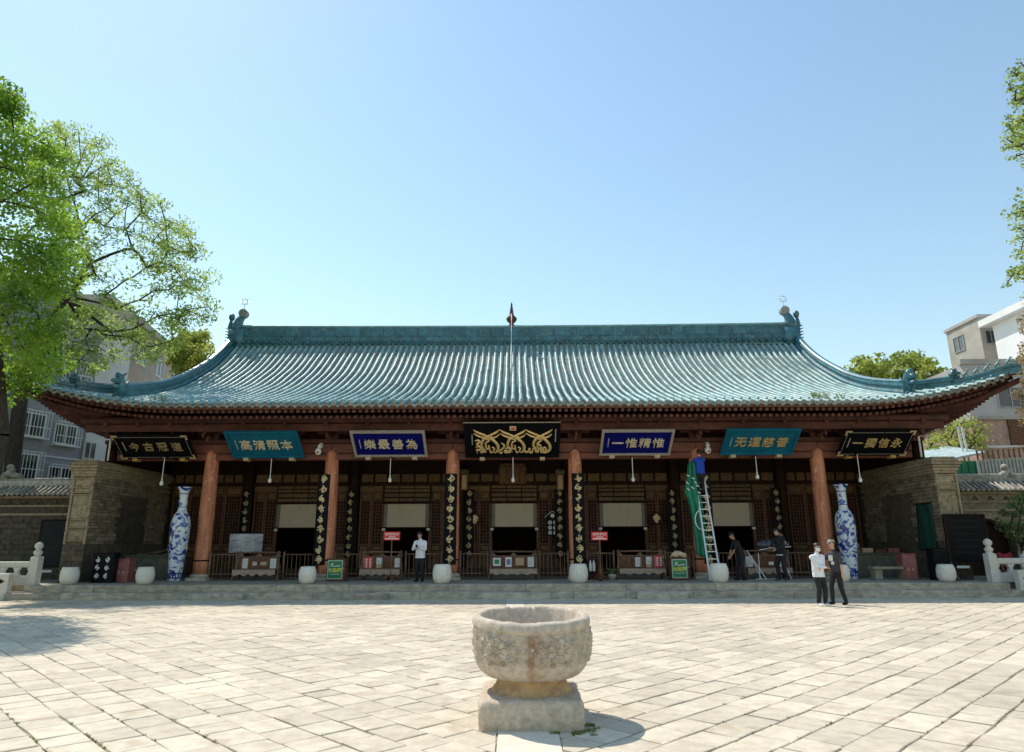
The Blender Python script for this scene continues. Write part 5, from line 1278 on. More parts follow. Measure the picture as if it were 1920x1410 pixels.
# ------------------------------------------------------------------ notice boards standing beside the hall
def notice(xa, xb, ya, yb, D, label, glass, mat):
    a = px(xa, yb, D); c = px(xb, ya, D); t = thing('notice_board', label, 'notice board', ((a.x+c.x)/2, D, PZ-.0), None)
    z0, z1 = a.z, c.z
    mb = MB(); mb.cbox(a.x,c.x,D-.04,D+.04,z0,z1,.012); mb.build('panel', mat, t)
    mb = MB()
    mb.box(a.x-.05,a.x-.002,D-.06,D+.06,z0-.04,z1+.04); mb.box(c.x+.002,c.x+.05,D-.06,D+.06,z0-.04,z1+.04); mb.box(a.x-.002,c.x+.002,D-.058,D+.058,z1+.002,z1+.05); mb.box(a.x-.002,c.x+.002,D-.058,D+.058,z0-.05,z0-.002); mb.build('frame', 'dark_wood', t)
    mb = MB(); mb.box(a.x+.02,c.x-.02,D-.052,D-.042,z0+.02,z1-.02); mb.build('glazing', glass, t)
    for x in (a.x-.02, c.x+.02):
        mb = MB(); mb.tube([(x,D,PZ-.01),(x,D-.02,z0-.0)], [.06,.045], 8); mb.build('leg', 'log_wood', t)
        mb = MB(); mb.tube([(x,D-.38,PZ+.005),(x,D-.12,PZ+.2),(x,D,PZ+.42)], [.05,.045,.04], 7); mb.tube([(x,D+.38,PZ+.005),(x,D+.12,PZ+.2),(x,D,PZ+.42)], [.05,.045,.04], 7); mb.build('foot', 'log_wood', t, True)
    mb = MB(); q = px((xa+xb)/2-(xb-xa)*.12*(1 if xa > 900 else 2), yb+9, D-.1); mb.box(q.x-.22,q.x+.22,D-.13,D-.10,q.z-.045,q.z+.045); mb.box(q.x-.02,q.x+.02,D-.10,D-.05,q.z-.03,q.z+.03); mb.build('small_plate', 'white_mark', t)
    for k in range(6):
        m2 = MB(); zz = z1-.2-k*(z1-z0-.3)/6; m2.box(a.x+.2,c.x-.2-(k%3)*.15,D-.056,D-.053,zz-.02,zz+.01); m2.build('text_line', 'grey_plastic' if False else 'dark_plastic', t)
# side terraces beyond the hall ends: paved ledges the boards and balustrades stand on
for (x0, x1, nm) in ((-27,PX0-.01,'side_terrace'),(PX1+.01,27,'side_terrace')):
    mb = MB(); mb.cbox(x0,x1,24.3,30.5,-.03,PZ-.01,.02); tag(mb.build(nm, 'step_stone'), kind='structure')
    mb = MB(); mb.cbox(x0,x1,23.75,24.29,-.03,.22,.02); tag(mb.build('terrace_step', 'step_stone'), kind='structure')
notice(68,140,976,1062,26.5,'dark glazed notice board standing before the shaded court wall','dim_glazing','black_board')
notice(1783,1842,966,1054,25.15,'tall black notice board on timber feet beside the sunlit court wall','black_board','black_board')

# ------------------------------------------------------------------ marble balustrades
def balustrade(sx, label):
    xs0 = px(62,1095,24.1).x if sx < 0 else px(1863,1085,24.1).x
    t = thing('marble_balustrade', label, 'balustrade', (xs0, 24.1, PZ)); y = 24.1; z = PZ
    def post(x, y, h_, z):
        mb = MB(); mb.cbox(x-.14,x+.14,y-.14,y+.14,z-.42 if z > .2 else z-.02,z+h_*.66,.02); mb.lathe([(.13,z+h_*.66),(.09,z+h_*.69),(.13,z+h_*.73),(.14,z+h_*.77),(.09,z+h_*.81),(.07,z+h_*.83),(.12,z+h_*.87),(.14,z+h_*.92),(.11,z+h_*.97),(.03,z+h_*1.01)], 14, (x,y,0)); return mb.build('post', 'marble', t, False)
    post(xs0, y, 1.42, z)
    x2 = xs0+sx*1.75; post(x2, y, 1.42, z)
    post(xs0+sx*3.6, y, 1.42, z)
    for k in range(2):
        a_, b_ = sorted((xs0+sx*(.145+k*1.8), xs0+sx*(1.6+k*1.85)))
        mb = MB(); mb.cbox(a_,b_,y-.07,y+.07,z-.02,z+.30,.02); mb.build('lower_panel', 'marble', t)
        mb = MB(); mb.cbox(a_,b_,y-.09,y+.09,z+.58,z+.78,.03); mb.build('handrail', 'marble', t)
        n_ = 3
        for i in range(n_+1):
            u = a_+(b_-a_)*i/n_; m2 = MB(); m2.prism([(u-.12,z+.301),(u+.12,z+.301),(u+.05,z+.44),(u+.12,z+.579),(u-.12,z+.579),(u-.05,z+.44)][::-1], y-.06, y+.06)
            m2.build('baluster', 'marble', t)
    # carved cheek slab stepping forward to the court
    a_, b_ = sorted((xs0+sx*.30, xs0+sx*2.6))
    mb = MB(); mb.cbox(a_,b_,23.30,23.52,-.03,.86,.03); o = mb.build('cheek_slab', 'marble', t)
    for i in range(3):
        c_ = xs0+sx*(.62+.62*i); m2 = MB(); m2.prism([(c_-.2,.60),(c_-.08,.53),(c_+.08,.53),(c_+.2,.60),(c_+.08,.67),(c_-.08,.67)], 23.283, 23.299); m2.build('opening_shade', 'dark_wood', o)  # dark plates on the slab face paint the shade of pierced openings
balustrade(-1, 'white marble balustrade in tree shade beside the dark notice board')
balustrade(1, 'white marble balustrade beside the tall black notice board and red cloth')

# ------------------------------------------------------------------ court walls with tiled coping
def court_wall(x0, x1, D, ztop, label, arch=None, mat='brick'):
    t = thing('court_wall', label, 'wall', ((x0+x1)/2, D, PZ))
    mb = MB()
    if arch:
        ax, r_, zs = arch
        poly = [(x0,PZ-.02),(ax-r_,PZ-.02)]+[(ax-r_*math.cos(a), zs+r_*math.sin(a)) for a in np.linspace(0,math.pi,15)]+[(ax+r_,PZ-.02),(x1,PZ-.02),(x1,ztop),(x0,ztop)]
        # split into quads around the arch
        for (pa, pb) in zip([(ax-r_*math.cos(a), zs+r_*math.sin(a)) for a in np.linspace(0,math.pi,15)], [(ax-r_*math.cos(a), zs+r_*math.sin(a)) for a in np.linspace(0,math.pi,15)][1:]):
            mb.prism([(pa[0],pa[1]),(pb[0],pb[1]),(pb[0],ztop),(pa[0],ztop)], D, D+.6)
        mb.box(x0,ax-r_,D,D+.6,PZ-.02,ztop); mb.box(ax+r_,x1,D,D+.6,PZ-.02,ztop)
    else: mb.box(x0,x1,D,D+.6,PZ-.02,ztop)
    o = mb.build('wall_body', mat, t)
    if arch:
        for k, a in enumerate(np.linspace(.05,math.pi-.05,19)):
            m2 = MB(); c_ = Vector((ax-(r_+.13)*math.cos(a), D-.02, zs+(r_+.13)*math.sin(a))); m2.obox(Matrix.Translation(c_) @ Matrix.Rotation(a-math.pi/2,4,'Y'), .175*(r_+.13)/1.0*.95, .08, .24); m2.build('arch_brick', 'brick_carved', t)
        m2 = MB(); m2.box(ax-r_-.1,ax+r_+.1,D+.4,D+.5,PZ,zs+r_+.1); m2.build('gate_leaf', 'dark_wood', t)
    # visible brick courses
    z = PZ+.1; k = 0
    while z < ztop-.95:
        x = x0 + (.2 if k % 2 else 0)
        while x < x1-.1:
            ln = min(.40, x1-x); c_ = x+ln/2
            if not (arch and (abs(c_-arch[0]) < arch[1]+.42 and z < arch[2]+.1 or math.hypot(c_-arch[0], z-arch[2]) < arch[1]+.45)):
                m2 = MB(); m2.cbox(x+.006,x+ln-.006,D-.018-random.random()*.01,D+.03,z+.006,z+.20,.01); m2.build('brick', mat, t, org=(x,D,z))
            x += ln
        z += .21; k += 1
    # moulded cornice
    for (zz, e, h_) in ((ztop-.80,.05,.10),(ztop-.45,.06,.08),(ztop-.10,.14,.10)):
        m2 = MB(); m2.cbox(x0,x1,D-e,D+.6+e,zz,zz+h_,.015); m2.build('moulding', 'brick_carved', t)
    n_ = int((x1-x0)/.62)
    for i in range(n_):
        x = x0+(i+.5)*(x1-x0)/n_; m2 = MB(); m2.prism([(x-.12,ztop-.34),(x,ztop-.18),(x+.12,ztop-.34),(x,ztop-.27)][::-1], D-.07, D-.001); m2.build('brick_rosette', 'brick_dark', t)
    # tiled coping: cover tile rows and ridge
    m2 = MB(); m2.prism([(0,0)]*3, 0, 0) if False else None
    P = [[(x0,D-.38,ztop+.04),(x0,D+.22,ztop+.42),(x0,D+.38,ztop+.42),(x0,D+.98,ztop+.04)],[(x1,D-.38,ztop+.04),(x1,D+.22,ztop+.42),(x1,D+.38,ztop+.42),(x1,D+.98,ztop+.04)]]
    m2.grid(P); cop = m2.build('coping', 'grey_tile', t)
    x = x0+.1
    row = MB(); row.tube([(0,-.40,.045),(0,.22,.44)], [.058,.05], 8); row.tube([(0,-.41,.04),(0,-.38,.055)], .066, 10); row = row.mesh('tile_row','grey_tile')
    while x < x1: inst('tile_row', row, cop, (x, D, ztop+.01)); x += .21
    m2 = MB(); m2.cbox(x0,x1,D+.18,D+.42,ztop+.38,ztop+.66,.03); m2.build('ridge', 'grey_tile', cop)
    m2 = MB(); m2.tube([(x0,D+.3,ztop+.68),(x1,D+.3,ztop+.68)], .09, 8); m2.build('ridge_cap', 'grey_tile', cop)
    return t
wz = px(90, 932, 28.2).z
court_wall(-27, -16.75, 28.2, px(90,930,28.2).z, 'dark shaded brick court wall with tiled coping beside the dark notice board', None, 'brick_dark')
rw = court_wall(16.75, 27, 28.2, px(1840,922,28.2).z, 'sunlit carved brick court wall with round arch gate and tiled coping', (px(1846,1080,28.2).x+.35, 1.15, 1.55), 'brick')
for sx in (-1,1):
    q = px(1890 if sx > 0 else 22, 890, 28.5); mb = MB(); mb.tube([(q.x-.5,28.5,q.z-.18),(q.x-.15,28.5,q.z+.02),(q.x+.02,28.5,q.z+.22),(q.x-.1,28.5,q.z+.40)], [.12,.16,.12,.04], 8); mb.ball((q.x-.1,28.5,q.z+.30), .15, 8, 6); mb.tube([(q.x,28.5,q.z),(q.x+.5,28.5,q.z-.1)], [.14,.08], 7)
    tag(mb.build('ridge_dragon', 'grey_tile', None, True, org=q), ['grey tile dragon ornament on the sunlit court wall coping','grey tile dragon ornament on the shaded court wall coping'][0 if sx > 0 else 1], 'ornament')
# things beyond the right balustrade
q = px(1889,1058,25.6); t = thing('folding_chair', 'folding chair draped with red cloth behind the marble balustrade', 'chair', (q.x,25.6,PZ))
for sg in (-1,1):
    mb = MB(); mb.tube([(q.x+sg*.24,25.35,PZ),(q.x+sg*.22,25.75,PZ+.9)], .018, 6); mb.tube([(q.x+sg*.24,25.85,PZ),(q.x+sg*.22,25.5,PZ+.5)], .018, 6); mb.build('leg', 'pale_wood', t)
mb = MB(); mb.box(q.x-.22,q.x+.22,25.4,25.8,PZ+.43,PZ+.46); mb.build('seat', 'dark_wood', t)
mb = MB(); P = [[(q.x-.3+.55*j/8+.02*math.sin(i), 25.7-.03*math.sin(j*1.7)-.10*i/7, PZ+.92-.55*i/7+.03*math.sin(j)) for j in range(9)] for i in range(8)]
mb.grid(P); mb.build('red_cloth', 'red_cloth', t, True).modifiers.new('thick','SOLIDIFY').thickness = .012
q = px(1914,1048,24.9); tag(MB().lathe([(.16,q.z-.12),(.2,q.z-.08),(.22,q.z+.08),(.16,q.z+.18),(.10,q.z+.19),(.10,q.z+.26),(.06,q.z+.27)],16,(q.x,24.6,0)).lathe([(.12,PZ-.01),(.10,PZ+.1),(.10,q.z-.12)],14,(q.x,24.6,0)).build('white_jar', 'white_paint', None, True, org=(q.x,24.6,PZ)), 'round white plastic jar on a stand behind the marble balustrade', 'jar')
mb = MB(); q = px(1852,1060,25.4); mb.tube([(q.x+.02,25.3,q.z+.8),(q.x-.02,25.3,q.z+.35),(q.x+.10,25.28,q.z-.1),(q.x-.08,25.25,PZ)], [.05,.045,.05,.04], 8)
tag(mb.build('timber_prop', 'red_box', None, True, org=(q.x,25.3,PZ)), 'bent pinkish timber prop between notice board and balustrade post', 'prop')
# ------------------------------------------------------------------ buildings beyond the court
def plane_hit(xp, yp, P0, nrm):
    o = Vector((CAMX,0,CAMH)); d = px(xp, yp, 1.0)-o; return o + d*((P0-o).dot(nrm)/d.dot(nrm))
def window(parent, M, w_, h_, grille=True, frame='white_paint', glass='glass'):
    """M maps local x (right), y (up), z (out of the wall)"""
    f = MB(); e = .06
    for (a,b_,ww,hh) in ((0,h_/2-e/2,w_,e),(0,-h_/2+e/2,w_,e),(-w_/2+e/2,0,e,h_-2*e),(w_/2-e/2,0,e,h_-2*e),(0,0,.045,h_-2*e)): f.obox(M @ Matrix.Translation((a,b_,.02)), ww, hh, .08)
    o = f.build('window', frame, parent)
    g_ = MB(); g_.obox(M @ Matrix.Translation((0,0,.0)), w_-2*e, h_-2*e, .02); g_.build('pane', glass, o)
    if grille:
        g_ = MB(); n_ = int(w_/.16)
        for k in range(n_+1): g_.obox(M @ Matrix.Translation((-w_/2-.05+(w_+.1)*k/n_,0,.38)), .022, h_+.16, .022)
        for v in (-h_/2-.08, -h_*.12, h_/2+.08): g_.obox(M @ Matrix.Translation((0,v,.38)), w_+.14, .035, .035)
        for sg in (-1,1):
            for v in (-h_/2-.08, h_/2+.08): g_.obox(M @ Matrix.Translation((sg*(w_/2+.05),v,.2)), .03,.03,.40)
        g_.obox(M @ Matrix.Translation((0,-h_/2-.10,.2)), w_+.14,.03,.40)
        g_.build('grille', 'white_paint', o)
# grey apartment house
d_ = Vector((math.sin(R(20)), math.cos(R(20)), 0)); nrm = Vector((d_.y,-d_.x,0)); P0 = Vector((-25.9,34,0))
t = thing('apartment_house', 'grey tiled apartment house with white barred windows behind the shaded court wall', 'building', P0)
def slab(mb, s0, s1, dep, z0, z1, out=0):
    M = Matrix((d_, Vector((0,0,1)), nrm)).transposed().to_4x4(); M.translation = P0 + d_*((s0+s1)/2) - nrm*(dep/2-out) + Vector((0,0,(z0+z1)/2)); mb.obox(M, s1-s0, z1-z0, dep)
mb = MB(); slab(mb, -14, 4.1, 9, 0, 15.2); mb.build('wall', 'grey_facade', t)
mb = MB(); slab(mb, 4.1, 6.2, 8.5, 0, 15.2, .12); mb.build('stair_strip', 'pale_strip', t)
mb = MB(); slab(mb, -14.2, 6.6, 9.6, 15.2, 15.6, .5); mb.build('roof', 'beige_facade', t)
def wm(xp, yp, out=.0):
    q = plane_hit(xp, yp, P0+nrm*out, nrm); M = Matrix((d_, Vector((0,0,1)), nrm)).transposed().to_4x4(); M.translation = q; return M
for (xp, yp, w_, h_) in ((55,795,1.7,1.25),(122,815,1.3,1.1),(36,873,1.9,1.35),(112,893,1.4,1.0),(20,690,1.7,1.3),(140,700,1.4,1.2)): window(t, wm(xp,yp), w_, h_)
for (xp, yp) in ((168,845),(160,720)): window(t, wm(xp,yp,.12), .75, 1.0, False, 'pale_strip', 'glass')
for z in (3.2,6.4,9.6,12.8):
    mb = MB(); slab(mb, -14, 4.1, .1, z, z+.10, .05); mb.build('floor_band', 'pale_strip', t)
# taller beige block behind
c_ = px(205,556,46); ux = Vector((-.15,1,0)).normalized()
t = thing('beige_block', 'tall beige block with flat overhanging roof behind the trees', 'building', (c_.x,c_.y,0))
mb = MB(); vs = [Vector((c_.x,c_.y,0)), Vector((c_.x,c_.y,0))+ux*20, Vector((c_.x-16,c_.y,0))+ux*20, Vector((c_.x-16,c_.y,0))]
mb.add([tuple(v) for v in vs]+[(v.x,v.y,c_.z-.5) for v in vs], [(0,1,5,4),(1,2,6,5),(2,3,7,6),(3,0,4,7),(4,5,6,7)]); mb.build('wall', 'beige_facade', t)
mb = MB(); e = [vs[0]+Vector((.5,-.5,0)), vs[1]+Vector((.5,.5,0)), vs[2]+Vector((-.5,.5,0)), vs[3]+Vector((-.5,-.5,0))]
mb.add([(v.x,v.y,c_.z-.5) for v in e]+[(v.x,v.y,c_.z) for v in e], [(3,2,1,0),(0,1,5,4),(1,2,6,5),(2,3,7,6),(3,0,4,7),(4,5,6,7)]); mb.build('roof', 'concrete_grey', t)
n2 = Vector((ux.y,-ux.x,0))
for (s_, z) in ((3,c_.z-2.6),(7,c_.z-2.6),(11,c_.z-2.6),(15,c_.z-2.6),(3,c_.z-5.8),(7,c_.z-5.8),(11,c_.z-5.8)):
    M = Matrix((ux, Vector((0,0,1)), n2)).transposed().to_4x4(); M.translation = Vector((c_.x,c_.y,z))+ux*s_+n2*.01; window(t, M, 1.6, 1.5, False, 'white_paint', 'glass_light')
for xx in (-2.5,-6,-9.5):
    M = Matrix((Vector((1,0,0)), Vector((0,0,1)), Vector((0,-1,0)))).transposed().to_4x4(); M.translation = Vector((c_.x+xx,c_.y-.01,c_.z-2.6)); window(t, M, 1.5, 1.4, False, 'white_paint', 'glass')
def blk(name, label, x0, x1, y0, y1, z1, mat, roofm=None, eave=0.0, rt=.3, z0=0):
    t = thing(name, label, 'building', ((x0+x1)/2, y0, z0))
    mb = MB(); mb.box(x0,x1,y0,y1,z0,z1); mb.build('wall', mat, t)
    if roofm: mb = MB(); mb.box(x0-eave,x1+eave,y0-eave,y1+eave,z1+.003,z1+rt); mb.build('roof', roofm, t)
    return t
FX = Matrix((Vector((1,0,0)), Vector((0,0,1)), Vector((0,-1,0)))).transposed().to_4x4()
FL = Matrix((Vector((0,-1,0)), Vector((0,0,1)), Vector((-1,0,0)))).transposed().to_4x4()
def at(M, p): M = M.copy(); M.translation = p; return M
k_ = px(1832,590,50.4); tz = k_.z
t = blk('concrete_tower', 'bare concrete rooftop tower with two small windows', k_.x, k_.x+2.2, 50.4, 54.4, tz-.25, 'concrete', 'concrete_grey', .12, .25)
window(t, at(FL, Vector((k_.x-.01, 53.0, px(1782,645,53.0).z))), 1.3, 1.3, False, 'concrete_grey', 'glass_light')
window(t, at(FX, Vector((px(1858,632,50.4).x, 50.39, px(1858,632,50.4).z))), .9, 1.1, False, 'concrete_grey', 'glass')
k2 = px(1880,596,47)
t = blk('white_house', 'bright white house with deep flat eave beside the concrete tower', px(1866,640,49.2).x, 58, 36, 49.2, px(1845,604,49.8).z-.45, 'white_wall', 'white_wall', .62, .5)
for yy in (40.5,):
    window(t, at(FL, Vector((px(1866,640,49.2).x-.01, yy, 15.0))), 1.4, 1.6, True, 'beige_facade', 'glass')
gz = px(1850,690,45).z
t = blk('grey_terrace_house', 'grey rendered terrace house with low parapet below the concrete tower', px(1786,690,45).x, px(1866,640,49.2).x-.02, 44, 50-.05, gz, 'concrete_grey', None)
mb = MB(); mb.box(px(1786,690,45).x-.15, px(1866,640,49.2).x-.03, 43.9, 44.25, gz+.003, gz+.35); mb.build('parapet', 'beige_facade', t)
window(t, at(FX, Vector((px(1895,745,44).x, 43.99, px(1895,745,44).z))), 1.8, 1.4, False, 'concrete_grey', 'glass')
a = px(1842,862,37); c = px(1905,787,37)
t = blk('pink_brick_house', 'pinkish brick house with weathered wall behind the court wall', a.x, 52, 37, 43, c.z, 'pink_brick', 'beige_facade', .15, .18)
mb = MB(); mb.box(px(1893,820,37).x, 52, 36.9, 36.995, px(1893,840,37).z, c.z-.01); mb.build('brown_bay', 'brown_wood', t)
mb = MB(); mb.box(a.x, 52, 36.86, 36.99, px(1880,838,37).z-.06, px(1880,838,37).z+.06); mb.build('string_course', 'pale_strip', t)
# shed with green tin front and pale tin roof
a = px(1774,893,32.5); c = px(1834,862,32.5); t = thing('tin_shed', 'small shed with green tin front and pale sheet roof behind the court wall', 'shed', ((a.x+c.x)/2,32.5,0))
mb = MB(); mb.box(a.x,c.x,32.5,35,0,c.z-.05); mb.build('wall', 'tin_green', t)
mb = MB(); mb.add([(a.x-.2,32.2,c.z-.12),(c.x+.2,32.2,c.z+.28),(c.x+.2,35,c.z+.95),(a.x-.2,35,c.z+.55),(a.x-.2,32.2,c.z-.04),(c.x+.2,32.2,c.z+.36),(c.x+.2,35,c.z+1.03),(a.x-.2,35,c.z+.63)], [(3,2,1,0),(4,5,6,7),(0,1,5,4),(1,2,6,5),(2,3,7,6),(3,0,4,7)]); mb.build('roof', 'tin_pale', t)
for k in range(5):
    x = a.x+(c.x-a.x)*(k+.5)/5; mb = MB(); mb.box(x-.03,x+.03,32.46,32.498,0,c.z-.1); mb.build('rib', 'tin_green', t)
mb = MB(); mb.box(a.x+.02,a.x+.16,32.42,32.49,0,c.z-.12); mb.build('door_post', 'white_paint', t)
a = px(1836,895,31.5); c = px(1990,862,31.5)
t = thing('corrugated_fence', 'pale corrugated sheet fence behind the sunlit court wall', 'fence', ((a.x+c.x)/2,31.5,0))
n_ = 24
for k in range(n_):
    x = a.x+(c.x-a.x)*k/n_; w_ = (c.x-a.x)/n_; mb = MB(); mb.box(x+.01,x+w_*.55,31.47,31.53,0,c.z+.2*k/n_); mb.box(x+w_*.55,x+w_*.99,31.51,31.56,0,c.z+.2*k/n_); mb.build('sheet', 'tin_grey', t)
for k in range(16):
    x = a.x+(c.x-a.x)*(k+.3)/16; mb = MB(); mb.box(x-.03,x+.03,31.46,31.5,c.z+.01+.2*k/16,c.z+.50+.2*k/16); mb.build('picket', 'brown_wood', t)
mb = MB(); mb.bar((a.x,31.44,c.z+.45),(c.x,31.44,c.z+.70),.04,.07); mb.build('rail', 'pale_wood', t)
q = px(1827,893,33); mb = MB()
for dx in (-.06,.14): mb.tube([(q.x+dx,33,0),(q.x+dx-.35,33,px(1818,800,33).z)], .05, 8)
tag(mb.build('white_pole', 'white_paint', None, org=(q.x,33,0)), 'pair of white utility pipes rising behind the tin shed', 'pole')

# ------------------------------------------------------------------ trees
def inpoly(x, y, poly):
    r_ = False
    for i in range(len(poly)):
        (x1,y1),(x2,y2) = poly[i], poly[i-1]
        if (y1 > y) != (y2 > y) and x < (x2-x1)*(y-y1)/(y2-y1)+x1: r_ = not r_
    return r_
def poly_clusters(poly, n_, D0, D1, rng, sep=0.0, hole=None, tries=12):
    xs_ = [p[0] for p in poly]; ys_ = [p[1] for p in poly]; out = []; pts = []
    while len(out) < n_:
        best = None
        for _ in range(tries):
            x, y = rng.uniform(min(xs_),max(xs_)), rng.uniform(min(ys_),max(ys_))
            if not inpoly(x,y,poly): continue
            if hole and rng.random() < .82 and ((x-hole[0])/hole[2])**2+((y-hole[1])/hole[3])**2 < 1: continue
            dmin = min([(x-a)**2+(y-b_)**2 for a,b_ in pts] or [1e9])
            if best is None or dmin > best[0]: best = (dmin,x,y)
        if best is None: continue
        pts.append(best[1:]); out.append(px(best[1],best[2],rng.uniform(D0,D1)))
    return out
def leaves(name, centers, radii, per, size, mat, parent, rng, flat=.0, asp=.6, cup=True):
    C_ = np.repeat(np.array([tuple(c) for c in centers]), per, axis=0); Rr = np.repeat(np.array(radii), per)
    n_ = len(C_); v = rng.normal(size=(n_,3)); v /= np.linalg.norm(v,axis=1,keepdims=True)
    C_ = C_ + v*(Rr*rng.random(n_)**.45)[:,None]*np.array([1,1,.75])
    nr = rng.normal(size=(n_,3)); nr[:,2] += flat; nr /= np.linalg.norm(nr,axis=1,keepdims=True)
    a = np.cross(nr, rng.normal(size=(n_,3))); a /= np.linalg.norm(a,axis=1,keepdims=True); b_ = np.cross(nr,a)
    s_ = size*rng.uniform(.6,1.3,n_)[:,None]
    V = np.stack([C_-a*s_*.5, C_+b_*s_*asp*.5+a*s_*.08, C_+a*s_*.55, C_-b_*s_*asp*.5+a*s_*.08], 1).reshape(-1,3)
    me = bpy.data.meshes.new(name); me.vertices.add(len(V)); me.vertices.foreach_set('co', (V-np.array(wl(parent))).ravel())
    me.loops.add(4*n_); me.loops.foreach_set('vertex_index', np.arange(4*n_,dtype=np.int32)); me.polygons.add(n_); me.polygons.foreach_set('loop_start', np.arange(0,4*n_,4,dtype=np.int32))
    me.update(calc_edges=True); me.materials.append(MATS[mat])
    o = bpy.data.objects.new(name, me); COL.objects.link(o); o.parent = parent; WL[o.name] = wl(parent).copy(); return o
def limbs(path, path_r, centers, parent, mat, twig=.018, grow=.012, sag=.0, seed=1, maxjoin=4.0):
    """trunk path, then every leaf cluster is joined to the nearest limb node nearer the root"""
    r_ = random.Random(seed); nodes = [Vector(p) for p in path]; par = [i-1 for i in range(len(nodes))]; root = nodes[-1]
    load = [0.0]*len(nodes)
    for c in sorted(centers, key=lambda c: (c-root).length):
        c = Vector(c); best = min(range(len(path)//2, len(nodes)), key=lambda i: (nodes[i]-c).length + (0.35*(nodes[i]-root).length) + (2.0 if nodes[i].z > c.z+.8 else 0))
        p = nodes[best]; L_ = (c-p).length; k = max(1, int(L_/.7)); last = best
        for j in range(1,k+1):
            f = j/k; q = p.lerp(c, f) + Vector((r_.uniform(-1,1),r_.uniform(-1,1),r_.uniform(-.4,1)))*.12*min(L_,2)*(1-f) + Vector((0,0,.12*L_*math.sin(f*math.pi)*.6))
            nodes.append(q); par.append(last); load.append(0.0); last = len(nodes)-1
    for i in range(len(nodes)-1,0,-1):
        load[i] += 1; load[par[i]] += load[i]
    mb = MB(); rad = [twig+grow*math.sqrt(l) for l in load]
    for i in range(len(path)): rad[i] = max(rad[i], path_r[i])
    for i in range(1,len(nodes)):
        a, c = nodes[par[i]], nodes[i]
        if (c-a).length < 1e-3: continue
        ra = min(rad[par[i]], rad[i]*1.5 if i >= len(path) else 9); mb.tube([a,c], [ra, rad[i]], 7 if rad[i] > .05 else 5, cap=False)
    return mb.build('trunk', mat, parent, True)
rg = np.random.default_rng(3); rr = random.Random(5)
# ginkgo shading the court
base = Vector((-15.75, 20.2, 0)); t = thing('ginkgo_tree', 'dense bright green ginkgo tree shading the paving by the balustrade', 'tree', base)
poly = [(-420,330),(-300,150),(-150,110),(-50,160),(-6,205),(10,215),(22,250),(62,262),(100,292),(106,345),(118,400),(126,440),(118,510),(96,560),(88,620),(104,660),(58,715),(0,745),(-200,760),(-400,640)]
cl = poly_clusters(poly, 150, 17.8, 22.0, rr)
cl += [px(x,y,rr.uniform(19,21)) for x,y in ((8,175),(14,195),(22,215),(3,190),(60,275),(100,300),(110,420),(118,470),(108,520),(90,640),(40,700),(75,690),(95,665),(20,1000),(4,760),(8,800))][:13]
limbs([base, base+Vector((-.05,0,2.5)), base+Vector((.15,0,5)), base+Vector((-.6,0,8)), base+Vector((-1.6,0,11)), base+Vector((-2.4,0,14))], [.32,.27,.25,.22,.17,.1], cl, t, 'bark', .01, .010)
leaves('crown', cl, [rr.uniform(.55,.95) for _ in cl], 420, .115, 'leaf_ginkgo', t, rg, .5, .85)
# locust behind the court wall
base = Vector((px(30,900,31).x, 31, 0)); t = thing('locust_tree', 'sparse spreading locust tree with crooked dark branches behind the hall corner', 'tree', base)
poly = [(60,300),(95,240),(130,238),(185,262),(205,300),(238,318),(258,360),(305,372),(312,415),(348,432),(372,470),(362,520),(392,560),(388,600),(340,585),(330,640),(300,680),(255,670),(225,650),(205,690),(165,700),(120,690),(100,640),(110,560),(100,450),(80,380)]
cl = poly_clusters(poly, 165, 28.5, 34.0, rr, hole=(205,490,85,85))
cl += [px(x,y,rr.uniform(29.5,32)) for x,y in ((88,245),(110,240),(125,250),(190,268),(212,305),(300,380),(345,425),(370,470),(388,520),(392,575),(372,545),(350,610),(330,590))]
j1 = px(72,640,31); j0 = px(40,740,31)
limbs([base, base.lerp(j0,.5), j0, j1, px(100,590,31.2), px(140,540,31.5)], [.40,.34,.3,.24,.18,.13], cl, t, 'bark', .011, .0095, seed=4)
leaves('crown', cl, [rr.uniform(.45,.8) for _ in cl], 108, .20, 'leaf_locust', t, rg, .6, .40)
# tree tops behind the hall roof
base = Vector((px(1690,760,52).x, 52, 0)); t = thing('leafy_tree', 'yellow green tree top showing above the hall roof beside the concrete tower', 'tree', base)
cl = poly_clusters([(1590,682),(1612,672),(1640,676),(1660,682),(1680,668),(1700,664),(1722,670),(1745,682),(1758,690),(1765,740),(1580,740)], 52, 49, 55, rr)
limbs([base, base+Vector((0,0,4)), base+Vector((0,0,8))], [.35,.3,.25], cl, t, 'bark', .02, .012)
leaves('crown', cl, [rr.uniform(.6,1.0) for _ in cl], 130, .34, 'leaf_far', t, rg, .5, .6)
base = Vector((px(352,700,48).x, 52, 0)); t = thing('leafy_tree', 'yellow green tree top rising behind the curved roof ridge beside the beige block', 'tree', base)
cl = poly_clusters([(322,650),(345,628),(378,625),(398,640),(385,690),(330,710)], 26, 50, 54, rr)
limbs([base, base+Vector((0,0,5)), base+Vector((0,0,9))], [.3,.25,.2], cl, t, 'bark', .02, .012)
leaves('crown', cl, [rr.uniform(.6,.9) for _ in cl], 150, .32, 'leaf_far', t, rg, .5, .6)
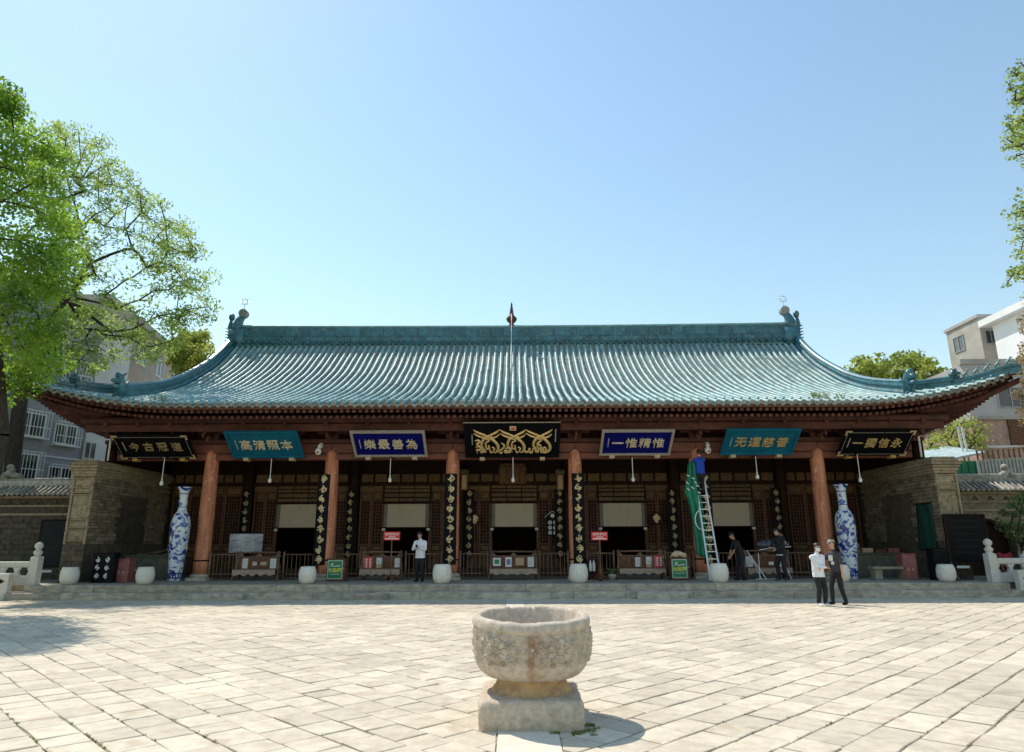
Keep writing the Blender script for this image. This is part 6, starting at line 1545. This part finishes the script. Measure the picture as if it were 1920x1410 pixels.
# wiry tree under the eave beside the tin shed
base = Vector((px(1790,890,35.5).x, 35.5, 0)); t = thing('wiry_tree', 'wiry dark branched tree behind the end wall and tin shed', 'tree', base)
cl = poly_clusters([(1735,830),(1770,795),(1820,785),(1845,800),(1850,850),(1800,850),(1760,880),(1735,860)], 46, 34.5, 37, rr)
limbs([base, base+Vector((-.2,0,2.5)), base+Vector((-.1,0,4.2))], [.2,.17,.13], cl, t, 'bark', .018, .012)
leaves('crown', cl, [rr.uniform(.35,.6) for _ in cl], 55, .16, 'leaf_far', t, rg, .5, .6)
# ginkgo at the far court edge
base = Vector((19.8, 20.4, 0)); t = thing('ginkgo_tree', 'tall ginkgo whose feathery branches reach over the sunlit balustrade', 'tree', base)
cl = poly_clusters([(1925,110),(2000,40),(2200,0),(2350,200),(2300,600),(2050,640),(1940,560),(1930,420),(1945,300),(1925,200)], 80, 18.8, 22.2, rr)
tips = ((1904,150),(1912,140),(1912,128),(1905,165),(1915,180),(1900,175),(1908,195),(1899,228),(1900,222),(1914,225),(1897,258),(1906,250),(1912,262),(1905,275),(1915,300),(1913,262),(1912,385),(1908,412),(1914,425),(1916,455),(1915,480),(1908,510),(1900,522),(1916,505))
rt_ = []
for x, y in tips:
    D = rr.uniform(19.6,21); dy = rr.uniform(-14,4)
    for f in (0,.25,.5,.75,1.0): cl.append(px(x-9+48*(1-f)+rr.uniform(-6,6), y+dy*2*(1-f)+rr.uniform(-12,12), D+rr.uniform(-.4,.4))); rt_.append(rr.uniform(.30,.5)-.18*f)
limbs([base, base+Vector((0,0,3)), base+Vector((.2,0,7)), base+Vector((.1,0,12))], [.4,.34,.28,.18], cl, t, 'bark', .010, .008)
leaves('crown', cl[:80], [rr.uniform(.5,.8) for _ in cl[:80]], 200, .11, 'leaf_olive', t, rg, .5, .85)
leaves('outer_sprays', cl[80:], rt_, 26, .11, 'leaf_olive', t, rg, .5, .7)
# dry cypress at the frame edge
base = Vector((px(2030,900,22).x, 22.4, 0)); t = thing('cypress_tree', 'brownish half dry cypress standing before the hall roof corner', 'tree', base)
cl = poly_clusters([(1920,580),(1945,540),(1990,560),(2010,800),(1950,850),(1928,800),(1908,775),(1899,742),(1910,715),(1924,690),(1916,660),(1926,620)], 60, 21.6, 23.2, rr)
limbs([base, base+Vector((0,0,3)), base+Vector((0,0,6)), base+Vector((0,0,9))], [.25,.2,.15,.08], cl, t, 'bark_grey', .008, .008)
leaves('crown', cl, [rr.uniform(.2,.36) for _ in cl], 170, .10, 'leaf_dry', t, rg, .2, .45)
# bush by the court wall
base = Vector((px(1918,1040,26).x, 26.0, PZ-.02)); t = thing('leafy_shrub', 'dark green broad leaved shrub before the sunlit court wall', 'shrub', base)
cl = poly_clusters([(1872,985),(1890,945),(1912,925),(1960,930),(1990,1000),(1940,1030),(1905,1012),(1885,1000)], 44, 25.3, 26.8, rr)
limbs([base, base+Vector((0,0,.5)), base+Vector((0,0,1.1))], [.06,.05,.04], cl, t, 'bark', .007, .006)
leaves('crown', cl, [rr.uniform(.18,.3) for _ in cl], 34, .15, 'leaf_bush', t, rg, .5, .65)
# weeds rooted in the roof tiles
mb = MB()
for (xp, yp, n_) in ((1530,735,50),(1525,722,40),(1548,738,40),(1575,730,20),(290,735,26),(310,733,20)):
    D = 24.9 if yp > 728 else 25.6; q = px(xp,yp,D); z = RZ(q.x, D)
    for k in range(n_):
        a = rr.random()*6.28; l = rr.uniform(.08,.38); x, y = q.x+rr.uniform(-.12,.12), D+rr.uniform(-.1,.1)
        mb.add([(x-.008,y,z-.03),(x+.008,y,z-.03),(x+math.cos(a)*l*.35+.006,y+math.sin(a)*l*.3,z+l*.7),(x+math.cos(a)*l*.6,y+math.sin(a)*l*.5,z+l)], [(0,1,2,3)])
tag(mb.build('roof_weeds', 'grass_blade'), 'thin weeds rooted among the turquoise roof tiles near the eave', 'weeds', kind='stuff')
# ------------------------------------------------------------------ people
def ik(a, c, l1, l2, pole):
    a = Vector(a); c = Vector(c); d = c-a; L_ = min(d.length, (l1+l2)*.999); d.normalize(); c = a+d*L_
    x = (l1*l1-l2*l2+L_*L_)/(2*L_); h = math.sqrt(max(0, l1*l1-x*x)); pl = Vector(pole); pl = (pl-d*pl.dot(d)).normalized()
    return a+d*x+pl*h, c
def person(label, loc, rz, height, lean=0, head=0, hl=None, hr=None, fl=(.10,0), fr=(-.10,0), top='cloth_white', pants='cloth_black', shoe='dark_plastic', skin='skin', hat=None, hairlen=.0, mask=False, sleeve=1.0, bulk=1.0, twist=0, polel=None, poler=None, crouch=0, headturn=0, hem=0.0, bun=False, footz=(0,0)):
    k = height/1.74; t = thing('person', label, 'person', loc, 'people at the hall', rz)
    mb = MB(); samples = []
    def cap(pts, rads, tg, n=12, end=True):
        mb.tube(pts, rads, n)
        pts = [Vector(p) for p in pts]
        for i in range(len(pts)-1):
            for f in np.linspace(0,1,7):
                ra = rads[i] if not hasattr(rads[i],'__len__') else sum(rads[i])/2; rb = rads[i+1] if not hasattr(rads[i+1],'__len__') else sum(rads[i+1])/2
                samples.append((*pts[i].lerp(pts[i+1],f), ra+(rb-ra)*f, tg))
        for p, r_ in ((pts[0],rads[0]),(pts[-1],rads[-1])) if end else ():
            r_ = min(r_) if hasattr(r_,'__len__') else r_; mb.ball(p, r_*.98, 10, 6)
    le = R(lean); u = Vector((0,-math.sin(le),math.cos(le))); f_ = Vector((0,-math.cos(le),-math.sin(le)))
    P_ = Vector((0,.10*math.sin(le),.965-crouch)); S_ = P_+u*.49; Nk = P_+u*.55
    # torso
    cap([P_-u*.06-u*hem, P_+u*.05, P_+u*.22, P_+u*.38, P_+u*.47, P_+u*.525], [(.155*bulk,.115*bulk),(.16*bulk,.12*bulk),(.15*bulk,.115*bulk),(.178*bulk,.125*bulk),(.165*bulk,.10*bulk),(.075,.07)], 'top', 16, False)
    # tube() frames put the first radius along u; widen in x explicitly by side capsules
    for sg in (-1,1):
        cap([P_+Vector((sg*.07,0,0))+u*.02, P_+Vector((sg*.075,0,0))+u*.36], [.105*bulk,.105*bulk], 'top')
        cap([S_+Vector((sg*.05,0,0))-u*.02, S_+Vector((sg*.175*bulk,0,0))-u*.045], [.072*bulk,.068*bulk], 'top')
    cap([P_-u*.13-u*hem*.6, P_-u*.10], [.125,.125], 'pants')
    hd = R(lean*.6+head); hu = Vector((0,-math.sin(hd),math.cos(hd))); hf = Vector((0,-math.cos(hd),-math.sin(hd)))
    tz = Matrix.Rotation(R(headturn),3,'Z'); hf = tz @ hf
    cap([Nk-u*.03, Nk+hu*.10], [.058,.054], 'skin')
    Hc = Nk+hu*.185+hf*.018; side = hf.cross(hu).normalized()
    def hp_(a,b_,c): return Hc+hf*a+side*b_+hu*c
    for (c, r_) in ((hp_(-.012,0,.025),(.079,.094,.098)),(hp_(.015,0,-.045),(.062,.072,.075))):
        ball = MB(); ball.ball((0,0,0), r_, 16, 12); Mh = Matrix((side,-hf,hu)).transposed().to_4x4(); Mh.translation = c
        mb.add([Mh @ Vector(v) for v in ball.v], ball.f); samples.append((*c, .08, 'skin'))
    cap([hp_(.085,0,.015),hp_(.108,0,-.022)], [.010,.016], 'skin', 8)      # nose
    cap([hp_(.078,-.022,-.058),hp_(.084,0,-.056),hp_(.078,.022,-.058)], [.008,.010,.008], 'lip', 6)
    cap([hp_(.062,0,-.098),hp_(.07,0,-.09)], [.025,.02], 'skin', 8)
    for sg in (-1,1):
        cap([hp_(-.005,sg*.080,.02),hp_(-.012,sg*.084,-.03)], [.016,.012], 'skin', 6)
        cap([hp_(.078,sg*.034-.008,.018),hp_(.078,sg*.034+.008,.018)], [.009,.009], 'eye', 6)
    # legs
    for sg, ft, fz in ((1,fl,footz[0]),(-1,fr,footz[1])):
        hip = P_+Vector((sg*.088,0,-.05)); an = Vector((ft[0],ft[1],.085+fz)); kn, an = ik(hip, an, .43, .42, (sg*.05,-1,0))
        cap([hip,hip.lerp(kn,.5),kn],[.097*bulk,.086*bulk,.070*bulk],'pants'); cap([kn,kn.lerp(an,.35),an+Vector((0,0,.02))],[.070*bulk,.068*bulk,.056*bulk],'pants')
        cap([an+Vector((0,.035,-.035)),an+Vector((sg*.012,-.07,-.045)),an+Vector((sg*.02,-.155,-.052))],[.045,.044,.033],'shoe')
    # arms and hands
    wr = []
    for sg, hh, po in ((1,hl,polel),(-1,hr,poler)):
        sh = S_+Vector((sg*.185*bulk,0,0))-u*.04
        if hh is None: hh = (sg*.27,-.05,S_.z-.60)
        el, w_ = ik(sh, hh, .285, .255, po or (sg*.5,.9,-.3)); wr.append((el,w_))
        cap([sh,sh.lerp(el,.5),el],[.057*bulk,.052*bulk,.046*bulk],'sleeve')
        cut = el.lerp(w_, .96) if sleeve >= 1 else sh.lerp(el, .75)
        if sleeve >= 1: cap([el,cut],[.046*bulk,.038*bulk],'sleeve'); 
        else: cap([sh.lerp(el,.8),el],[.043,.040],'skin'); cap([el,w_],[.040,.029],'skin')
        dr = (w_-el).normalized(); sd_ = dr.cross(Vector((0,0,1)));
        if sd_.length < .2: sd_ = Vector((1,0,0))
        sd_.normalize(); dn = sd_.cross(dr)
        cap([w_-dr*.01,w_+dr*.045,w_+dr*.085],[.027,.031,.030],'skin',8)
        for q_, ln in ((-.030,.060),(-.010,.072),(.010,.068),(.028,.052)):
            b0 = w_+dr*.082+sd_*q_; cap([b0,b0+dr*ln*.55-dn*.008,b0+dr*ln*.95-dn*.030],[.0105,.010,.0085],'skin',6)
        b0 = w_+dr*.025-sd_*.028*sg; cap([b0,b0-sd_*.022*sg+dr*.03,b0-sd_*.026*sg+dr*.06-dn*.012],[.013,.012,.0095],'skin',6)
    me = mb.mesh('body_raw'); o = bpy.data.objects.new('body_raw', me); COL.objects.link(o)
    rm_ = o.modifiers.new('r','REMESH'); rm_.mode = 'VOXEL'; rm_.voxel_size = .0105; sm = o.modifiers.new('s','SMOOTH'); sm.factor = .5; sm.iterations = 3
    dg = bpy.context.evaluated_depsgraph_get(); nm = bpy.data.meshes.new_from_object(o.evaluated_get(dg), depsgraph=dg); bpy.data.objects.remove(o)
    nm.materials.clear(); tg = {'skin':0,'top':1,'pants':2,'shoe':3,'lip':4,'eye':5,'sleeve':6}
    for m_ in (skin,top,pants,shoe,'lip','eye',top): nm.materials.append(MATS[m_])
    nf = len(nm.polygons); ce = np.zeros(nf*3); nm.polygons.foreach_get('center', ce); ce = ce.reshape(-1,3)
    sp_ = np.array([s[:3] for s in samples]); sr = np.array([s[3] for s in samples]); si = np.array([tg[s[4]] for s in samples])
    idx = np.zeros(nf, dtype=np.int32)
    for a in range(0,nf,4000):
        dd = np.linalg.norm(ce[a:a+4000,None,:]-sp_[None],axis=2)/np.maximum(sr,.012)[None]; idx[a:a+4000] = si[np.argmin(dd,axis=1)]
    hgt = (ce-np.array(P_))@np.array(u)+.05+hem*1.0
    idx[(idx==1)&(hgt<0)] = 2; idx[(idx==2)&(hgt>0)] = 1
    nm.polygons.foreach_set('material_index', idx); nm.polygons.foreach_set('use_smooth', np.ones(nf,dtype=bool))
    co = np.zeros(len(nm.vertices)*3); nm.vertices.foreach_get('co', co); nm.vertices.foreach_set('co', co*k); nm.update()
    nm.name = 'body'; ob = bpy.data.objects.new('body', nm); COL.objects.link(ob); ob.parent = t; WL[ob.name] = wl(t).copy()
    def child(name, mb_, mat, smooth=True):
        me_ = mb_.mesh(name, mat, smooth); c2 = bpy.data.objects.new(name, me_); COL.objects.link(c2); c2.parent = t; c2.scale = (k,k,k); WL[c2.name] = wl(t).copy(); return c2
    # hair shell or cap
    Mh = Matrix((side,-hf,hu)).transposed().to_4x4(); Mh.translation = hp_(-.014,0,.028)
    hb = MB(); b0 = MB(); b0.ball((0,0,0), (.089,.104,.108), 20, 16); vs = []; 
    for v in b0.v:
        v = Vector(v); n_ = 1+.05*noise.noise(v*22); vs.append(v*n_)
    keep = []
    for fc in b0.f:
        c = sum((vs[i] for i in fc), Vector())/len(fc)
        front = -c.y          # toward the face
        lim = .045 if front > .03 else (-.01 if front > -.02 else -.075-hairlen)
        if hat: lim = max(lim, -.06) if front <= .03 else .2
        if c.z > lim: keep.append(fc)
    hb.add([Mh @ v for v in vs], keep); hc = child('hair', hb, 'hair'); hc.modifiers.new('thick','SOLIDIFY').thickness = .012
    if bun:
        b2 = MB(); b2.ball(hp_(-.11,0,.07), (.045,.045,.045), 10, 8); child('hair_bun', b2, 'hair')
    if hat:
        b2 = MB(); b2.ball((0,0,0), (.096,.112,.10), 20, 14); kp = [fc for fc in b2.f if sum(b2.v[i][2] for i in fc)/len(fc) > .028]
        cb = MB(); cb.add([Mh @ (Vector(v)+Vector((0,0,.008))) for v in b2.v], kp)
        br = [[Mh @ Vector((.088*math.sin(a)*(1-.15*q_), -.085*math.cos(a)-.085*q_*math.cos(a)**2, .040-.028*q_)) for a in np.linspace(-1.2,1.2,11)] for q_ in (0,.5,1)]
        cb.grid(br); c2 = child('cap', cb, hat); c2.modifiers.new('thick','SOLIDIFY').thickness = .008
    if mask:
        mm = MB(); P2 = [[Mh @ Vector((.083*math.sin(a), -.108*math.cos(a)-.016*math.cos(a)**3, z)) for a in np.linspace(-1.25,1.25,13)] for z in (-.016,-.05,-.085,-.118)]
        mm.grid(P2); c2 = child('face_mask', mm, 'mask'); c2.modifiers.new('thick','SOLIDIFY').thickness = .006
    return t, k, wr, child
q = pg(1541,1136); WM = q
t, k, wr, ch = person('person in white jacket, face mask and black trousers with arms folded on the paving', (q.x,q.y,0), R(18), 1.66, 2, 10, hl=(-.10,-.20,1.08), hr=(.10,-.22,1.12), fl=(.12,-.03), fr=(-.10,.0), top='cloth_white', shoe='shoe_white', mask=True, bulk=1.13, hem=.08, bun=True, polel=(.9,.1,-.7), poler=(-.9,.1,-.7))
q2 = pg(1574,1133.5)
t, k, wr, ch = person('person in charcoal shirt and grey cap reaching out an arm on the paving', (q2.x,q2.y,0), R(-62), 1.76, 3, 4, hl=(.30,-.10,.86), hr=(-.14,-.46,1.16), fl=(.12,.14), fr=(-.11,-.12), top='cloth_char', skin='skin', hat='cap_grey', sleeve=0, poler=(-.6,.2,-.8), headturn=-8)
pr = MB(); pr.box(-.07,.07,-.158,-.150,1.22,1.38); pr.box(.0,.10,-.155,-.147,1.12,1.2); ch('shirt_print', pr, 'white_mark', False)
q = pp(787,1090.5)
t, k, wr, ch = person('person in white shirt and black trousers looking down at a phone on the platform', (q.x,25.35,PZ), R(-14), 1.70, 3, 28, hl=(.05,-.27,1.22), hr=(-.05,-.27,1.22), fl=(.12,-.02), fr=(-.11,.03), top='cloth_white', bulk=1.08, hem=.06, polel=(.7,.2,-.7), poler=(-.7,.2,-.7))
ph = MB(); ph.obox(Matrix.Translation((0,-.375,1.27)) @ Matrix.Rotation(-.9,4,'X'), .075, .15, .01); tph = ph.mesh('phone','dark_plastic',False)
po_ = bpy.data.objects.new('phone', tph); COL.objects.link(po_); po_.matrix_world = Matrix.Translation((q.x,25.35,PZ)) @ Matrix.Rotation(R(-14),4,'Z') @ Matrix.Scale(k,4); tag(po_, 'dark phone held by the person in the white shirt', 'phone')
# worker on the ladder, seen from behind
lq = la+(lt2-la)*.82; fy = lq.y-.10
t, k, wr, ch = person('person in bright blue top standing high on the ladder, back to the court', (lq.x-.02, lq.y-.06, lq.z), R(184), 1.66, 6, -6, hl=(.14,-.26,1.42), hr=(.02,-.28,1.36), fl=(.09,-.02), fr=(-.09,-.02), top='cloth_blue', pants='cloth_black', bulk=1.05, hem=.08, sleeve=1.0)
# worker bending forward
q = pp(1386,1088)
t, k, wr, ch = person('person in black with dark cap bending forward beside the ladder', (q.x+.12,25.7,PZ), R(-78), 1.70, 24, 12, hl=(.06,-.44,.80), hr=(-.08,-.42,.78), fl=(.12,.10), fr=(-.10,-.08), top='cloth_black', skin='skin_tan', hat='dark_plastic', sleeve=.5, polel=(.4,.6,-.4), poler=(-.4,.6,-.4))
q = pp(1472,1088.5)
t, k, wr, ch = person('person in black jacket bowing the head over white rods', (q.x+.02,25.55,PZ), R(-58), 1.80, 6, 30, hl=(.10,-.36,1.06), hr=(-.14,-.34,1.12), fl=(.12,.06), fr=(-.11,-.06), top='cloth_black', pants='cloth_black', shoe='cloth_char', bulk=1.1, hem=.05, polel=(.6,.5,-.5), poler=(-.6,.5,-.5))
bd = MB(); bd.box(-.165,.165,-.155,-.13,.86,.885) if False else bd.lathe([(.178,.845),(.180,.86),(.178,.875)], 20, (0,0,0), cap=False, sq=.82); ch('belt', bd, 'cloth_white')
bg_ = MB(); bg_.ball((.235,-.02,1.30),(.03,.035,.045),8,6); ch('arm_badge', bg_, 'white_mark')
# cat on the donation box
q = Vector((px(1272,1040,25.85).x, 25.9, PZ+.815)); t = thing('cat', 'pale orange cat lying asleep on the green donation box', 'cat', q)
mb = MB(); x, y, z = q
mb.tube([(x-.20,y,z+.08),(x-.10,y,z+.115),(x+.04,y,z+.12),(x+.15,y,z+.10),(x+.20,y,z+.085)], [.07,.105,.11,.085,.05], 12); mb.ball((x-.17,y,z+.085),.085,10,8)
mb.ball((x+.235,y-.03,z+.095), (.062,.058,.055), 12, 8); mb.ball((x+.285,y-.045,z+.080), (.028,.03,.024), 8, 6)
for sg in (-1,1): mb.tube([(x+.225,y-.03+sg*.035,z+.13),(x+.222,y-.03+sg*.045,z+.175)], [.022,.004], 6)
for (a_, b_) in (((x+.14,y-.10,z+.03),(x+.28,y-.13,z+.018)),((x+.12,y+.08,z+.03),(x+.24,y+.10,z+.018)),((x-.16,y-.09,z+.05),(x-.06,y-.14,z+.020)),((x-.17,y+.08,z+.05),(x-.08,y+.12,z+.02))): mb.tube([a_,b_], [.035,.020], 8); mb.ball(b_,.022,8,6)
mb.tube([(x-.24,y,z+.06),(x-.30,y-.06,z+.03),(x-.315,y-.14,z-.02),(x-.32,y-.2,z-.10)], [.028,.024,.022,.014], 8)
me = mb.mesh('cat_raw', None, False, q); o = bpy.data.objects.new('cat_raw', me); COL.objects.link(o); m_ = o.modifiers.new('r','REMESH'); m_.mode = 'VOXEL'; m_.voxel_size = .01; s_ = o.modifiers.new('s','SMOOTH'); s_.iterations = 3
dg = bpy.context.evaluated_depsgraph_get(); nm = bpy.data.meshes.new_from_object(o.evaluated_get(dg), depsgraph=dg); bpy.data.objects.remove(o)
nm.materials.clear(); nm.materials.append(MATS['cat_fur']); nm.polygons.foreach_set('use_smooth',[True]*len(nm.polygons)); ob = bpy.data.objects.new('body', nm); COL.objects.link(ob); ob.parent = t
